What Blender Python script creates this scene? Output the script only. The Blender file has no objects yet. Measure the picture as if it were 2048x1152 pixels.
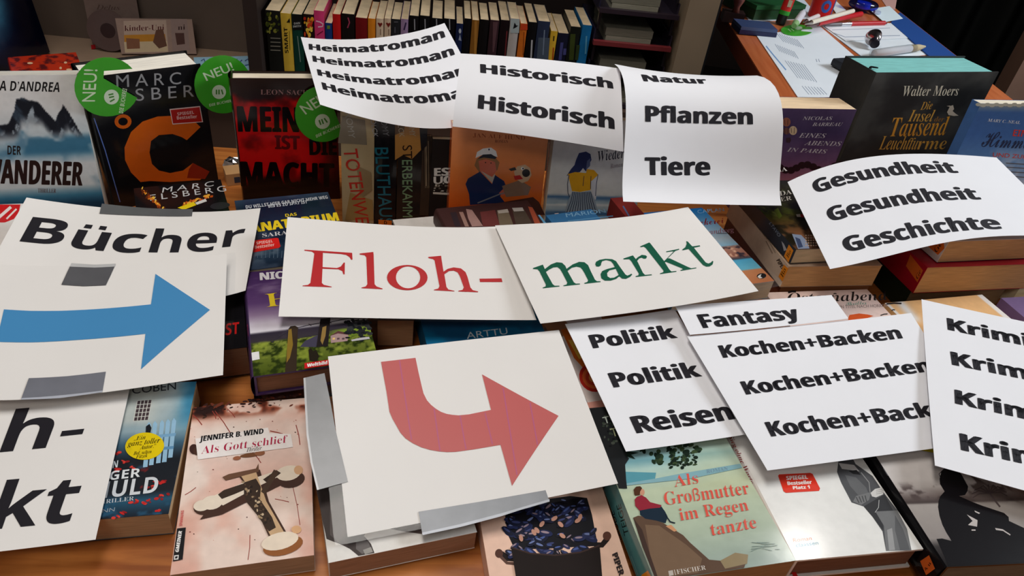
import bpy, bmesh, math, random
import numpy as np
from mathutils import Vector, Matrix
from mathutils.geometry import tessellate_polygon

C = bpy.context.scene.collection
SC = bpy.context.scene
# ------------------------------------------------------------------ camera
F = 1450.0                                   # focal length in pixels of the 2048x1152 frame
_d = np.array([-281.0, -1904.0, F])
UP = -_d / np.linalg.norm(_d)                # world up seen from the camera (x right, y up, z forward)
YW = np.array([0, 0, 1.0]) - UP[2] * UP
YW /= np.linalg.norm(YW)
XW = np.cross(UP, YW)
R = np.stack([XW, YW, UP])                   # world = R @ camera
CAM = np.array([0.0, 0.0, 0.62])
cd = bpy.data.cameras.new('camera')
cd.sensor_width = 36.0
cd.lens = F / 2048.0 * 36.0
cd.clip_start = 0.02
cam = bpy.data.objects.new('camera', cd)
C.objects.link(cam)
_m = Matrix([list(R[i] * np.array([1, 1, -1])) + [CAM[i]] for i in range(3)] + [[0, 0, 0, 1]])
cam.matrix_world = _m
SC.camera = cam
# ------------------------------------------------------------------ world, lamps, exposure
SC.view_settings.view_transform = 'Standard'
SC.view_settings.look = 'None'
SC.view_settings.gamma = 1.0
SC.view_settings.use_curve_mapping = False
SC.view_settings.exposure = 0.13
W = bpy.data.worlds.new('room_ambience')
SC.world = W
W.use_nodes = True
W.node_tree.nodes['Background'].inputs[0].default_value = (0.92, 0.93, 0.96, 1)
W.node_tree.nodes['Background'].inputs[1].default_value = 0.12


def area(name, loc, target, sx, sy, power, col):
    l = bpy.data.lights.new(name, 'AREA')
    l.shape = 'RECTANGLE'
    l.size, l.size_y, l.energy, l.color = sx, sy, power, col
    o = bpy.data.objects.new(name, l)
    C.objects.link(o)
    o.location = loc
    o.rotation_euler = (Vector(target) - Vector(loc)).to_track_quat('-Z', 'Y').to_euler()
    return o


area('window_daylight', (3.3, 1.75, 2.0), (0.4, 0.9, 0.0), 1.0, 1.2, 98, (0.86, 0.93, 1.0))
area('ceiling_light_rear', (1.44, 2.0, 2.2), (0.6, 0.9, 0.0), 0.14, 0.10, 3.2, (1.0, 0.96, 0.9))
area('ceiling_light_middle', (-0.35, 0.75, 2.2), (-0.1, 0.7, 0.0), 1.2, 0.4, 21, (1.0, 0.95, 0.89))
area('front_fill_light', (-0.5, -1.0, 2.1), (0.0, 0.8, 0.0), 1.2, 0.4, 8, (1.0, 0.93, 0.86))  # fill lamp added on the camera side to brighten front faces

# ------------------------------------------------------------------ geometry helpers


def ray(px, py):
    return R @ np.array([(px - 1024.0) / F, -(py - 576.0) / F, 1.0])


def at(px, py, z=0.0):                       # the point at height z seen at that place
    r = ray(px, py)
    return CAM + r * (z - CAM[2]) / r[2]


def aty(px, py, y):                          # the point at distance y
    r = ray(px, py)
    return CAM + r * (y / r[1])


def onplane(px, py, P, n):
    r = ray(px, py)
    return CAM + r * (((P - CAM) @ n) / (r @ n))


def proj(p):
    c = R.T @ (np.asarray(p) - CAM)
    return np.array([1024 + F * c[0] / c[2], 576 - F * c[1] / c[2]])


def lin(c):
    c = np.asarray(c, float) / 255.0
    return np.where(c <= 0.04045, c / 12.92, ((c + 0.055) / 1.055) ** 2.4)


def nrm(v):
    return v / np.linalg.norm(v)


class MB:
    """collects coloured shapes for ONE mesh object"""

    def __init__(s):
        s.v, s.f, s.c, s.m = [], [], [], []

    def add(s, vs, fs, col, m=0):
        n = len(s.v)
        col = np.asarray(col, float)
        if col.ndim == 1:
            l = lin(col)
            s.c += [l] * len(vs)
        else:
            s.c += list(col)
        s.v += [tuple(map(float, p)) for p in vs]
        s.f += [tuple(n + i for i in f) for f in fs]
        s.m += [m] * len(fs)

    def box(s, a, b, col, m=0, skip=()):
        x0, y0, z0 = a
        x1, y1, z1 = b
        vs = [(x0, y0, z0), (x1, y0, z0), (x1, y1, z0), (x0, y1, z0), (x0, y0, z1), (x1, y0, z1), (x1, y1, z1), (x0, y1, z1)]
        fs = [(0, 3, 2, 1), (4, 5, 6, 7), (0, 1, 5, 4), (1, 2, 6, 5), (2, 3, 7, 6), (3, 0, 4, 7)]
        s.add(vs, [f for i, f in enumerate(fs) if i not in skip], col, m)

    def lathe(s, prof, col, n=24, axis=((0, 0, 0), (0, 0, 1)), m=0):
        o, a = np.array(axis[0], float), nrm(np.array(axis[1], float))
        e = nrm(np.cross(a, (0.3, 0.9, 0.2)))
        g = np.cross(a, e)
        vs, fs = [], []
        for (r, h) in prof:
            for k in range(n):
                t = 2 * math.pi * k / n
                vs.append(o + a * h + (e * math.cos(t) + g * math.sin(t)) * r)
        for i in range(len(prof) - 1):
            for k in range(n):
                k2 = (k + 1) % n
                fs.append((i * n + k, i * n + k2, (i + 1) * n + k2, (i + 1) * n + k))
        fs.append(tuple(range(n - 1, -1, -1)))
        fs.append(tuple((len(prof) - 1) * n + k for k in range(n)))
        s.add(vs, fs, col, m)

    def prism(s, pts, lo, hi, col, m=0):
        """pts: outline on the lower side as 3D points; lo, hi: offset vectors"""
        P = [np.array(p, float) for p in pts]
        n = len(P)
        tri = tessellate_polygon([[Vector(p) for p in P]])
        vs = [p + lo for p in P] + [p + hi for p in P]
        fs = [tuple(reversed(t)) for t in tri] + [tuple(i + n for i in t) for t in tri]
        fs += [(i, (i + 1) % n, (i + 1) % n + n, i + n) for i in range(n)]
        s.add(vs, fs, col, m)

    def build(s, name, mats, parent=None, smooth=False):
        me = bpy.data.meshes.new(name)
        me.from_pydata(s.v, [], s.f)
        if not isinstance(mats, (list, tuple)):
            mats = [mats]
        for m in mats:
            me.materials.append(m)
        if len(mats) > 1:
            me.polygons.foreach_set('material_index', s.m)
        if getattr(s, 'smooth', 0):
            me.polygons.foreach_set('use_smooth', [i < s.smooth for i in range(len(s.f))])
        if smooth:
            me.polygons.foreach_set('use_smooth', [True] * len(s.f))
        a = me.color_attributes.new('Col', 'FLOAT_COLOR', 'POINT')
        arr = np.ones((len(s.v), 4))
        arr[:, :3] = np.array(s.c).reshape(-1, 3)
        a.data.foreach_set('color', arr.ravel())
        me.update()
        o = bpy.data.objects.new(name, me)
        C.objects.link(o)
        if parent:
            o.parent = parent
        return o


def tag(o, label, cat, group=None):
    o['label'] = label
    o['category'] = cat
    if group:
        o['group'] = group
    return o


def empty(name, loc, rot=None):
    o = bpy.data.objects.new(name, None)
    C.objects.link(o)
    if rot is not None:
        o.matrix_world = Matrix([list(rot[i]) + [loc[i]] for i in range(3)] + [[0, 0, 0, 1]])
    else:
        o.location = loc
    o.empty_display_size = 0.02
    return o


# ------------------------------------------------------------------ materials


def mat(name, rough=0.5, spec=0.5, metal=0.0, coat=0.0, noise=0.06, scale=60.0, stripes=False, bump=0.0):
    m = bpy.data.materials.new(name)
    m.use_nodes = True
    nt = m.node_tree
    b = nt.nodes['Principled BSDF']
    at_ = nt.nodes.new('ShaderNodeAttribute')
    at_.attribute_name = 'Col'
    tc = nt.nodes.new('ShaderNodeTexCoord')
    nz = nt.nodes.new('ShaderNodeTexNoise')
    nz.inputs['Scale'].default_value = scale
    nz.inputs['Detail'].default_value = 3
    if stripes:                               # page edges: fine lines along the thickness
        mp = nt.nodes.new('ShaderNodeMapping')
        mp.inputs['Scale'].default_value = (1.5, 1.5, 40)
        nt.links.new(tc.outputs['Object'], mp.inputs[0])
        nt.links.new(mp.outputs[0], nz.inputs['Vector'])
    else:
        nt.links.new(tc.outputs['Object'], nz.inputs['Vector'])
    rm = nt.nodes.new('ShaderNodeMapRange')
    rm.inputs['From Min'].default_value = 0.3
    rm.inputs['From Max'].default_value = 0.7
    rm.inputs['To Min'].default_value = 1 - noise
    rm.inputs['To Max'].default_value = 1 + noise
    nt.links.new(nz.outputs['Fac'], rm.inputs['Value'])
    mx = nt.nodes.new('ShaderNodeMix')
    mx.data_type = 'RGBA'
    mx.blend_type = 'MULTIPLY'
    mx.inputs['Factor'].default_value = 1
    nt.links.new(at_.outputs['Color'], mx.inputs[6])
    nt.links.new(rm.outputs[0], mx.inputs[7])
    nt.links.new(mx.outputs[2], b.inputs['Base Color'])
    b.inputs['Roughness'].default_value = rough
    b.inputs['Specular IOR Level'].default_value = spec
    b.inputs['Metallic'].default_value = metal
    b.inputs['Coat Weight'].default_value = coat
    b.inputs['Coat Roughness'].default_value = 0.12
    if bump:
        bp = nt.nodes.new('ShaderNodeBump')
        bp.inputs['Strength'].default_value = bump
        bp.inputs['Distance'].default_value = 0.001
        nt.links.new(nz.outputs['Fac'], bp.inputs['Height'])
        nt.links.new(bp.outputs[0], b.inputs['Normal'])
    return m


M = {
    'paper': mat('printer_paper', 0.75, 0.2, noise=0.012, scale=15),
    'lam': mat('laminated_paper', 0.4, 0.25, noise=0.012, scale=12),
    'gloss': mat('glossy_cover_print', 0.14, 0.32, noise=0.03, scale=90, bump=0.06),
    'matte': mat('matte_cover_print', 0.5, 0.2, noise=0.05, scale=90),
    'pages': mat('page_edges', 0.85, 0.1, noise=0.16, scale=22, stripes=True),
    'plastic': mat('coloured_plastic', 0.35, 0.5, noise=0.04),
    'tape': mat('duct_tape', 0.38, 0.6, metal=0.25, noise=0.07, scale=45, bump=0.1),
    'metal': mat('polished_metal', 0.2, 0.5, metal=1.0, noise=0.1),
    'dull': mat('painted_panel', 0.7, 0.25, noise=0.08, scale=8),
}


def wood(name, c1, c2, rough=0.35, sc=(2.2, 26, 26)):
    m = bpy.data.materials.new(name)
    m.use_nodes = True
    nt = m.node_tree
    b = nt.nodes['Principled BSDF']
    tc = nt.nodes.new('ShaderNodeTexCoord')
    mp = nt.nodes.new('ShaderNodeMapping')
    mp.inputs['Scale'].default_value = sc
    nt.links.new(tc.outputs['Object'], mp.inputs[0])
    nz = nt.nodes.new('ShaderNodeTexNoise')
    nz.inputs['Scale'].default_value = 3.0
    nz.inputs['Detail'].default_value = 8
    nz.inputs['Distortion'].default_value = 0.6
    nt.links.new(mp.outputs[0], nz.inputs['Vector'])
    cr = nt.nodes.new('ShaderNodeValToRGB')
    cr.color_ramp.elements[0].position = 0.32
    cr.color_ramp.elements[0].color = (*lin(c1), 1)
    cr.color_ramp.elements[1].position = 0.68
    cr.color_ramp.elements[1].color = (*lin(c2), 1)
    nt.links.new(nz.outputs['Fac'], cr.inputs[0])
    nt.links.new(cr.outputs[0], b.inputs['Base Color'])
    b.inputs['Roughness'].default_value = rough
    return m


def film(name, tint=(0.97, 0.975, 0.98), gl=0.10):
    m = bpy.data.materials.new(name)
    m.use_nodes = True
    nt = m.node_tree
    nt.nodes.remove(nt.nodes['Principled BSDF'])
    out = nt.nodes['Material Output']
    t = nt.nodes.new('ShaderNodeBsdfTransparent')
    t.inputs[0].default_value = (*tint, 1)
    g = nt.nodes.new('ShaderNodeBsdfGlossy')
    g.inputs['Roughness'].default_value = 0.12
    fr = nt.nodes.new('ShaderNodeLayerWeight')
    fr.inputs[0].default_value = 0.5
    pw = nt.nodes.new('ShaderNodeMath')
    pw.operation = 'POWER'
    pw.inputs[1].default_value = 5.0
    nt.links.new(fr.outputs['Facing'], pw.inputs[0])
    mr = nt.nodes.new('ShaderNodeMath')
    mr.operation = 'MULTIPLY_ADD'
    mr.inputs[1].default_value = 0.4
    mr.inputs[2].default_value = gl * 0.2
    nt.links.new(pw.outputs[0], mr.inputs[0])
    mx = nt.nodes.new('ShaderNodeMixShader')
    nt.links.new(mr.outputs[0], mx.inputs[0])
    nt.links.new(t.outputs[0], mx.inputs[1])
    nt.links.new(g.outputs[0], mx.inputs[2])
    nt.links.new(mx.outputs[0], out.inputs[0])
    return m


M['film'] = film('laminate_film')
M['clear'] = film('clear_plastic', (0.85, 0.87, 0.88), 0.2)
M['bluefilm'] = film('blue_clear_plastic', (0.12, 0.2, 0.75), 0.3)
M['table'] = wood('oak_veneer', (150, 82, 34), (196, 122, 58))
M['desk'] = wood('cherry_desk_veneer', (188, 96, 52), (208, 118, 70), 0.28, (20, 1.6, 20))

# ------------------------------------------------------------------ lettering
_tc = {}


def styled(s, f):
    U, l, d = {'bold': (0x1D5D4, 0x1D5EE, 0x1D7EC), 'black': (0x1D5D4, 0x1D5EE, 0x1D7EC), 'serif': (0x1D400, 0x1D41A, 0x1D7CE),
               'roman': (0x1D400, 0x1D41A, 0x1D7CE), 'ital': (0x1D468, 0x1D482, None), 'script': (0x1D4D0, 0x1D4EA, None)}.get(f, (None,) * 3)
    r = ''
    for ch in s:
        if U and 'A' <= ch <= 'Z':
            r += chr(U + ord(ch) - 65)
        elif U and 'a' <= ch <= 'z':
            r += chr(l + ord(ch) - 97)
        elif U and d and ch.isdigit():
            r += chr(d + ord(ch) - 48)
        else:
            r += ch
    return r


def glyphs(s, f):
    k = (s, f)
    if k not in _tc:
        c = bpy.data.curves.new('t', 'FONT')
        c.body = styled(s, f)
        c.size = 1
        c.resolution_u = 4
        c.offset = {'serif': -0.009, 'ital': -0.006}.get(f, 0.0)
        if f == 'spaced':
            c.space_character = 1.5
        o = bpy.data.objects.new('t', c)
        C.objects.link(o)
        bpy.context.view_layer.update()
        dz = None
        me = o.evaluated_get(bpy.context.evaluated_depsgraph_get()).to_mesh()
        v = np.array([x.co[:2] for x in me.vertices])
        fs = [tuple(p.vertices) for p in me.polygons]
        o.to_mesh_clear()
        bpy.data.objects.remove(o)
        bpy.data.curves.remove(c)
        if f == 'black':                      # heavier: the same letters thickened sideways
            n = len(v)
            h = v[:, 1].max()
            sh = [(-0.036, 0), (0.036, 0), (0, 0.012), (0, -0.004)]
            v = np.concatenate([v + np.array(d) * h / 0.72 for d in sh])
            dz = np.repeat(np.arange(len(sh)), n) * 3e-6
            fs = [tuple(i + n * q for i in p) for q in range(len(sh)) for p in fs]
        x0, x1, y1 = v[:, 0].min(), v[:, 0].max(), v[:, 1].max()
        v = np.stack([(v[:, 0] - x0) / (x1 - x0), v[:, 1] / y1], 1)
        _tc[k] = (v, fs, np.zeros(len(v)) if dz is None else dz)
    return _tc[k]


class Plane:
    """a flat printable face: places given in the photo's pixels land on it"""

    def __init__(s, P, n, toloc, off=0.0):
        s.P, s.n, s.toloc, s.k = P, n, toloc, 0
        s.off = off

    def layer(s):
        s.k += 1
        return 0.00008 + s.off + 0.000004 * s.k

    def pts(s, pp, h):
        return [s.toloc(onplane(x, y, s.P, s.n) + s.n * h) for x, y in pp]

    def fill(s, mb, vs2, fs, h, col, m):
        mb.add(s.pts(vs2, h), fs, col, m)

    def text(s, mb, t, BL, BR, TL, col, f='bold', m=0):
        v, fs, dz = glyphs(t, f)
        a, b, c = (onplane(*p, s.P, s.n) for p in (BL, BR, TL))
        h = s.layer()
        s.k += 3
        mb.add([s.toloc(a + (b - a) * x + (c - a) * y + s.n * (h + q)) for (x, y), q in zip(v, dz)], fs, col, m)


class Patch:
    """a curved sheet through a net of points (rows from the top edge down)"""

    def __init__(s, net, us=None, vs=None, yspace=False):
        s.G = np.array([[aty(p[0], p[1], p[2]) if yspace else at(*p) for p in row] for row in net])
        nr, nc = s.G.shape[:2]
        s.us = us or [i / (nc - 1) for i in range(nc)]
        s.vs = vs or [1 - i / (nr - 1) for i in range(nr)]
        s.k = 0

    @staticmethod
    def lag(ks, x):
        r = []
        for i, a in enumerate(ks):
            w = np.ones_like(x)
            for j, b in enumerate(ks):
                if j != i:
                    w = w * (x - b) / (a - b)
            r.append(w)
        return np.array(r)

    def S(s, u, v):
        u, v = np.atleast_1d(np.asarray(u, float)), np.atleast_1d(np.asarray(v, float))
        return np.einsum('rn,cn,rcd->nd', s.lag(s.vs, v), s.lag(s.us, u), s.G)

    def N(s, u, v):
        e = 1e-3
        u, v = np.atleast_1d(np.asarray(u, float)), np.atleast_1d(np.asarray(v, float))
        n = np.cross(s.S(u + e, v) - s.S(u - e, v), s.S(u, v + e) - s.S(u, v - e))
        return n / np.linalg.norm(n, axis=1)[:, None]

    def inv(s, px, py):
        q = np.array([0.5, 0.5])
        for _ in range(30):
            f = proj(s.S(*q)[0]) - (px, py)
            e = 1e-4
            J = np.stack([(proj(s.S(q[0] + e, q[1])[0]) - proj(s.S(*q)[0])) / e, (proj(s.S(q[0], q[1] + e)[0]) - proj(s.S(*q)[0])) / e], 1)
            st = np.linalg.solve(J, f)
            ln = np.linalg.norm(st)
            q = q - st * min(1, 0.25 / max(ln, 1e-9))
            q = np.clip(q, -0.35, 1.35)
            if ln < 1e-7:
                break
        return q

    def refine(s, uv, fs):
        bm = bmesh.new()
        vs = [bm.verts.new((a, b, 0)) for a, b in uv]
        for f in fs:
            try:
                bm.faces.new([vs[i] for i in f])
            except ValueError:
                pass
        mn, mxx = uv.min(0), uv.max(0)
        for ax, n in ((0, 24), (1, 16)):
            for k in range(int(math.ceil(mn[ax] * n)), int(math.floor(mxx[ax] * n)) + 1):
                co = [0, 0, 0]
                no = [0, 0, 0]
                co[ax] = k / n
                no[ax] = 1
                bmesh.ops.bisect_plane(bm, geom=bm.verts[:] + bm.edges[:] + bm.faces[:], plane_co=co, plane_no=no, dist=1e-7)
        bm.verts.index_update()
        out = np.array([v.co[:2] for v in bm.verts]), [tuple(v.index for v in f.verts) for f in bm.faces]
        bm.free()
        return out

    def put(s, mb, uv, fs, col, h, m):
        uv, fs = s.refine(np.array(uv), fs)
        p = s.S(uv[:, 0], uv[:, 1]) + s.N(uv[:, 0], uv[:, 1]) * h
        mb.add(p, fs, col, m)

    def layer(s):
        s.k += 1
        return 0.0003 + 0.000012 * s.k

    def text(s, mb, t, BL, BR, TL, col, f='black', m=0):
        v, fs, _ = glyphs(t, f)
        a, b, c = (s.inv(*p) for p in (BL, BR, TL))
        s.put(mb, a + v[:, :1] * (b - a) + v[:, 1:] * (c - a), fs, col, s.layer(), m)

    def fillpx(s, mb, pp, col, m=0, h=None, hole=()):
        loops = [[Vector((*s.inv(*p), 0)) for p in lp] for lp in ([pp] + ([hole] if hole else []))]
        uv = np.array([v[:2] for lp in loops for v in lp])
        s.put(mb, uv, tessellate_polygon(loops), col, s.layer() if h is None else h, m)

    def sheet(s, mb, col, m=0, th=0.00025, u0=0, u1=1, v0=0, v1=1):
        nu, nv = 24, 16
        U, V = np.meshgrid(np.linspace(u0, u1, nu + 1), np.linspace(v0, v1, nv + 1))
        U, V = U.ravel(), V.ravel()
        p, n = s.S(U, V), s.N(U, V)
        w = nu + 1
        fs = [(j * w + i, j * w + i + 1, (j + 1) * w + i + 1, (j + 1) * w + i) for j in range(nv) for i in range(nu)]
        q = len(U)
        bs = [tuple(q + i for i in reversed(f)) for f in fs]
        rim = list(range(0, w)) + [j * w + nu for j in range(1, nv + 1)] + [nv * w + i for i in range(nu - 1, -1, -1)] + [j * w for j in range(nv - 1, 0, -1)]
        side = [(rim[i], q + rim[i], q + rim[(i + 1) % len(rim)], rim[(i + 1) % len(rim)]) for i in range(len(rim))]
        mb.add(np.concatenate([p, p - n * th]), fs + bs, col, m)
        mb.smooth = len(fs + bs)
        mb.add(np.concatenate([p, p - n * th]), side, col, m)


def fill(surf, mb, pp, col, m=0):
    """a printed flat shape given by its outline"""
    if isinstance(surf, Patch):
        return surf.fillpx(mb, pp, col, m)
    tri = tessellate_polygon([[Vector((x, y, 0)) for x, y in pp]])
    surf.fill(mb, pp, tri, surf.layer(), col, m)


def disc(surf, mb, cx, cy, rx, ry, col, rot=0, m=0, n=20):
    c, s_ = math.cos(rot), math.sin(rot)
    fill(surf, mb, [(cx + rx * math.cos(t) * c - ry * math.sin(t) * s_, cy + rx * math.cos(t) * s_ + ry * math.sin(t) * c)
                    for t in [2 * math.pi * k / n for k in range(n)]], col, m)


def line(surf, mb, pts, w, col, m=0):
    P = [np.array(p, float) for p in pts]
    L, Rr = [], []
    for i, p in enumerate(P):
        d = nrm(P[min(i + 1, len(P) - 1)] - P[max(i - 1, 0)])
        q = np.array([-d[1], d[0]]) * w / 2
        L.append(p + q)
        Rr.append(p - q)
    h = surf.layer()
    n = len(P)
    vs = L + Rr
    fs = [(i, i + 1, n + i + 1, n + i) for i in range(n - 1)]
    if isinstance(surf, Patch):
        surf.put(mb, np.array([surf.inv(*p) for p in vs]), fs, col, h, m)
    else:
        surf.fill(mb, vs, fs, h, col, m)


# ------------------------------------------------------------------ soft printed pictures


def vnoise(x, y, seed=0):
    xi, yi = np.floor(x).astype(int), np.floor(y).astype(int)
    fx, fy = x - xi, y - yi
    fx, fy = fx * fx * (3 - 2 * fx), fy * fy * (3 - 2 * fy)

    def h(a, b):
        q = np.sin(a * 127.1 + b * 311.7 + seed * 74.7) * 43758.5453
        return q - np.floor(q)
    return (h(xi, yi) * (1 - fx) + h(xi + 1, yi) * fx) * (1 - fy) + (h(xi, yi + 1) * (1 - fx) + h(xi + 1, yi + 1) * fx) * fy


def fbm(x, y, s=0, o=4):
    r, a = 0, 0.5
    for i in range(o):
        r = r + a * vnoise(x * 2 ** i, y * 2 ** i, s + i)
        a *= 0.5
    return r / (1 - 0.5 ** o)


def ss(a, b, x):
    t = np.clip((x - a) / (b - a), 0, 1)
    return t * t * (3 - 2 * t)


def mixc(a, b, t):
    t = np.asarray(t)[..., None]
    return np.asarray(a, float) * (1 - t) + np.asarray(b, float) * t


def ramp(x, stops):
    r = np.array([np.interp(x, [s[0] for s in stops], [s[1][k] for s in stops]) for k in range(3)])
    return np.moveaxis(r, 0, -1)


# ------------------------------------------------------------------ books


class Book:
    """x along the cover's width from the spine, y up the cover, z out of the front cover"""

    def __init__(s, name, label, O, ex, ey, w, h, t, cover, pages=(226, 208, 178), hard=False, paint=None, group=None, gloss=True, spine=None,
                 back=None, side='left', cat='book'):
        ez = np.cross(ex, ey)
        s.O, s.ex, s.ey, s.ez, s.w, s.h, s.t = np.array(O), ex, ey, ez, w, h, t
        s.F = np.stack([ex, ey, ez], 1)
        s.root = empty(name, s.O, s.F)
        tag(s.root, label, cat, group)
        s.mat = M['gloss'] if gloss else M['matte']
        ct = 0.0024 if hard else 0.0006
        s.mb = mb = MB()
        sp = cover if spine is None else spine
        bk = cover if back is None else back
        if paint is None:
            mb.box((0, 0, -ct), (w, h, 0), cover)
        else:
            nx, ny = max(8, int(w / 0.0013)), max(8, int(h / 0.0013))
            u, v = np.meshgrid(np.linspace(0, 1, nx + 1), np.linspace(0, 1, ny + 1))
            col = np.clip(paint(u.ravel(), v.ravel()), 0, 255)
            k = nx + 1
            mb.add(np.stack([u.ravel() * w, v.ravel() * h, 0 * u.ravel()], 1),
                   [(j * k + i, j * k + i + 1, (j + 1) * k + i + 1, (j + 1) * k + i) for j in range(ny) for i in range(nx)], lin(col))
            mb.box((0, 0, -ct), (w, h, -0.00005), cover, skip=())
        s0, s1 = (0, ct) if side == 'left' else (w - ct, w)
        if hard:                              # rounded spine
            prof = []
            for k in range(9):
                a = math.pi * k / 8
                prof.append((-0.004 * math.sin(a), -t / 2 + (t / 2) * math.cos(a)))
            vs, fs = [], []
            for (x, z) in prof:
                X = x if side == 'left' else w - x
                vs += [(X, 0, z), (X, h, z)]
            fs = [(2 * i, 2 * i + 1, 2 * i + 3, 2 * i + 2) for i in range(8)]
            mb.add(vs, fs, sp)
            mb.box((s0, 0, -t + ct), (s1, h, -ct), sp)
        else:
            mb.box((s0, 0, -t + ct), (s1, h, -ct), sp)
        mb.box((0, 0, -t), (w, h, -t + ct), bk)
        g = 0.003 if hard else 0.0004
        pb = MB()
        a0, a1 = (ct, w - g) if side == 'left' else (g, w - ct)
        pb.box((a0 + 1e-4, g, -t + ct), (a1, h - g, -ct - 1e-5), pages)
        s.pages = pb.build('page_block', M['pages'], s.root)
        s.front = Plane(s.O, ez, s.loc)
        sx = s.O if side == 'left' else s.O + ex * w
        s.spine = Plane(sx, -ex if side == 'left' else ex, s.loc, off=0.0041 if hard else 0.0)

    def loc(s, p):
        return s.F.T @ (p - s.O)

    def T(s, t, BL, BR, TL, col, f='bold', on=None):
        (on or s.front).text(s.mb, t, BL, BR, TL, col, f)

    def P(s, pp, col, on=None):
        fill(on or s.front, s.mb, pp, col)

    def E(s, cx, cy, rx, ry, col, rot=0, on=None):
        disc(on or s.front, s.mb, cx, cy, rx, ry, col, rot)

    def L(s, pts, w, col, on=None):
        line(on or s.front, s.mb, pts, w, col)

    def uv(s, px, py):
        p = s.loc(onplane(px, py, s.O, s.ez))
        return p[0] / s.w, p[1] / s.h

    def sticker(s, pp, col, name='sticker', label=None, texts=(), on=None, m='gloss'):
        on = on or s.front
        mb = MB()
        h = on.layer()
        tri = tessellate_polygon([[Vector((x, y, 0)) for x, y in pp]])
        on.fill(mb, pp, tri, h + 0.0001, col, 0)
        q = Plane(on.P, on.n, s.loc, off=h + 0.0001)
        for a in texts:
            q.text(mb, *a)
        o = mb.build(name, M[m], s.root)
        if label:
            o['label'] = label
        return o

    def done(s):
        s.mb.build('cover', s.mat, s.root)
        return s


def lying(BL, BR, z, up=None, h=0.19, w=None, tilt=0.0):
    """frame of a book on its back: front cover's lower corners in the photo at height z"""
    a, b = at(*BL, z), at(*BR, z)
    ex = b - a
    ww = np.linalg.norm(ex) if w is None else w
    ex = nrm(ex)
    ey = np.cross((0, 0, 1.0), ex)
    if tilt:
        ey = nrm(ey * math.cos(tilt) + np.array([0, 0, 1.0]) * math.sin(tilt))
    if up is not None:
        h = (onplane(*up, a, np.cross(ex, ey)) - a) @ ey
    return dict(O=a, ex=ex, ey=ey, w=ww, h=h)


def standing(TL, TR, ztop, lean=0.2, zbot=0.0, w=None):
    """frame of a book standing up, leaning back: front cover's top corners in the photo"""
    a, b = at(*TL, ztop), at(*TR, ztop)
    ex = b - a
    ww = np.linalg.norm(ex) if w is None else w
    ex = nrm(ex)
    back = np.cross((0, 0, 1.0), ex)
    ey = back * math.sin(lean) + np.array([0, 0, 1.0]) * math.cos(lean)
    h = (ztop - zbot) / math.cos(lean)
    return dict(O=a - ey * h, ex=ex, ey=ey, w=ww, h=h)
# ------------------------------------------------------------------ the room
YAW = math.radians(9)
AX = np.array([math.cos(YAW), math.sin(YAW), 0])
AY = np.array([-math.sin(YAW), math.cos(YAW), 0])
AZ = np.array([0, 0, 1.0])
FR = np.stack([AX, AY, AZ], 1)
SH = np.array([-0.57, 1.47, 0])              # left end of the rear shelf's front


def struct(name, a, b, col, m='dull', frame=None):
    mb = MB()
    mb.box(a, b, col)
    o = mb.build(name, m if not isinstance(m, str) else M[m])
    if frame is not None:
        o.matrix_world = Matrix([list(FR[i]) + [frame[i]] for i in range(3)] + [[0, 0, 0, 1]])
    o['kind'] = 'structure'
    return o


struct('floor', (-3, -2, -0.8), (4, 4.2, -0.75), (44, 38, 34))
struct('wall_back', (-3, 4.2, -0.8), (4, 4.3, 2.3), (70, 60, 56))
struct('wall_left', (-3.1, -2, -0.8), (-3, 4.3, 2.3), (200, 190, 178))
struct('wall_right', (1.93, 3.1, -0.8), (4, 3.2, 2.3), (128, 98, 82))
struct('ceiling', (-3.1, -2, 2.3), (4, 4.3, 2.35), (150, 148, 144))

# table
t = empty('display_table', (0, 0, 0), FR)
tag(t, 'oak veneer table under all the laid out books and signs', 'table')
mb = MB()
mb.box((-1.3, 0.0, -0.03), (1.45, 1.17, 0.0), (170, 100, 50))
mb.build('tabletop', M['table'], t)
for x in (-1.2, 1.3):
    for y in (0.06, 1.07):
        mb = MB()
        mb.box((x, y, -0.75), (x + 0.05, y + 0.05, -0.03), (150, 90, 45))
        mb.build('leg', M['table'], t)

# rear shelf unit
sh = empty('bookshelf', SH, FR)
tag(sh, 'dark shelf unit behind the table holding a row of paperbacks', 'shelf')
DK = (44, 34, 32)


def shpart(name, a, b, col):
    mb = MB()
    mb.box(a, b, col)
    o = mb.build(name, M['dull'], sh)
    return o


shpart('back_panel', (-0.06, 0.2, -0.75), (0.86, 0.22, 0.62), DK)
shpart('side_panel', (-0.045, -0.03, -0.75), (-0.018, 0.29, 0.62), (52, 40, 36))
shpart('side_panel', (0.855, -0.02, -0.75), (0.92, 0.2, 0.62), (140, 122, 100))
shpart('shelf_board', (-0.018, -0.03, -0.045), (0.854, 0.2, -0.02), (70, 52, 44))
shpart('top_board', (-0.75, -0.05, 0.6), (0.92, 0.22, 0.62), DK)  # unseen top, put in to shade the shelf bays below
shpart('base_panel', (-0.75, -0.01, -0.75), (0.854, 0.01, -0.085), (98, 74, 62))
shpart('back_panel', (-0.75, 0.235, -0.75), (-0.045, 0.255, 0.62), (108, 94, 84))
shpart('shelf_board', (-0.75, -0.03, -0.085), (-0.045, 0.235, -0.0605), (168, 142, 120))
shpart('side_panel', (-0.77, -0.03, -0.75), (-0.75, 0.2, 0.62), (120, 105, 95))

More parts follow.
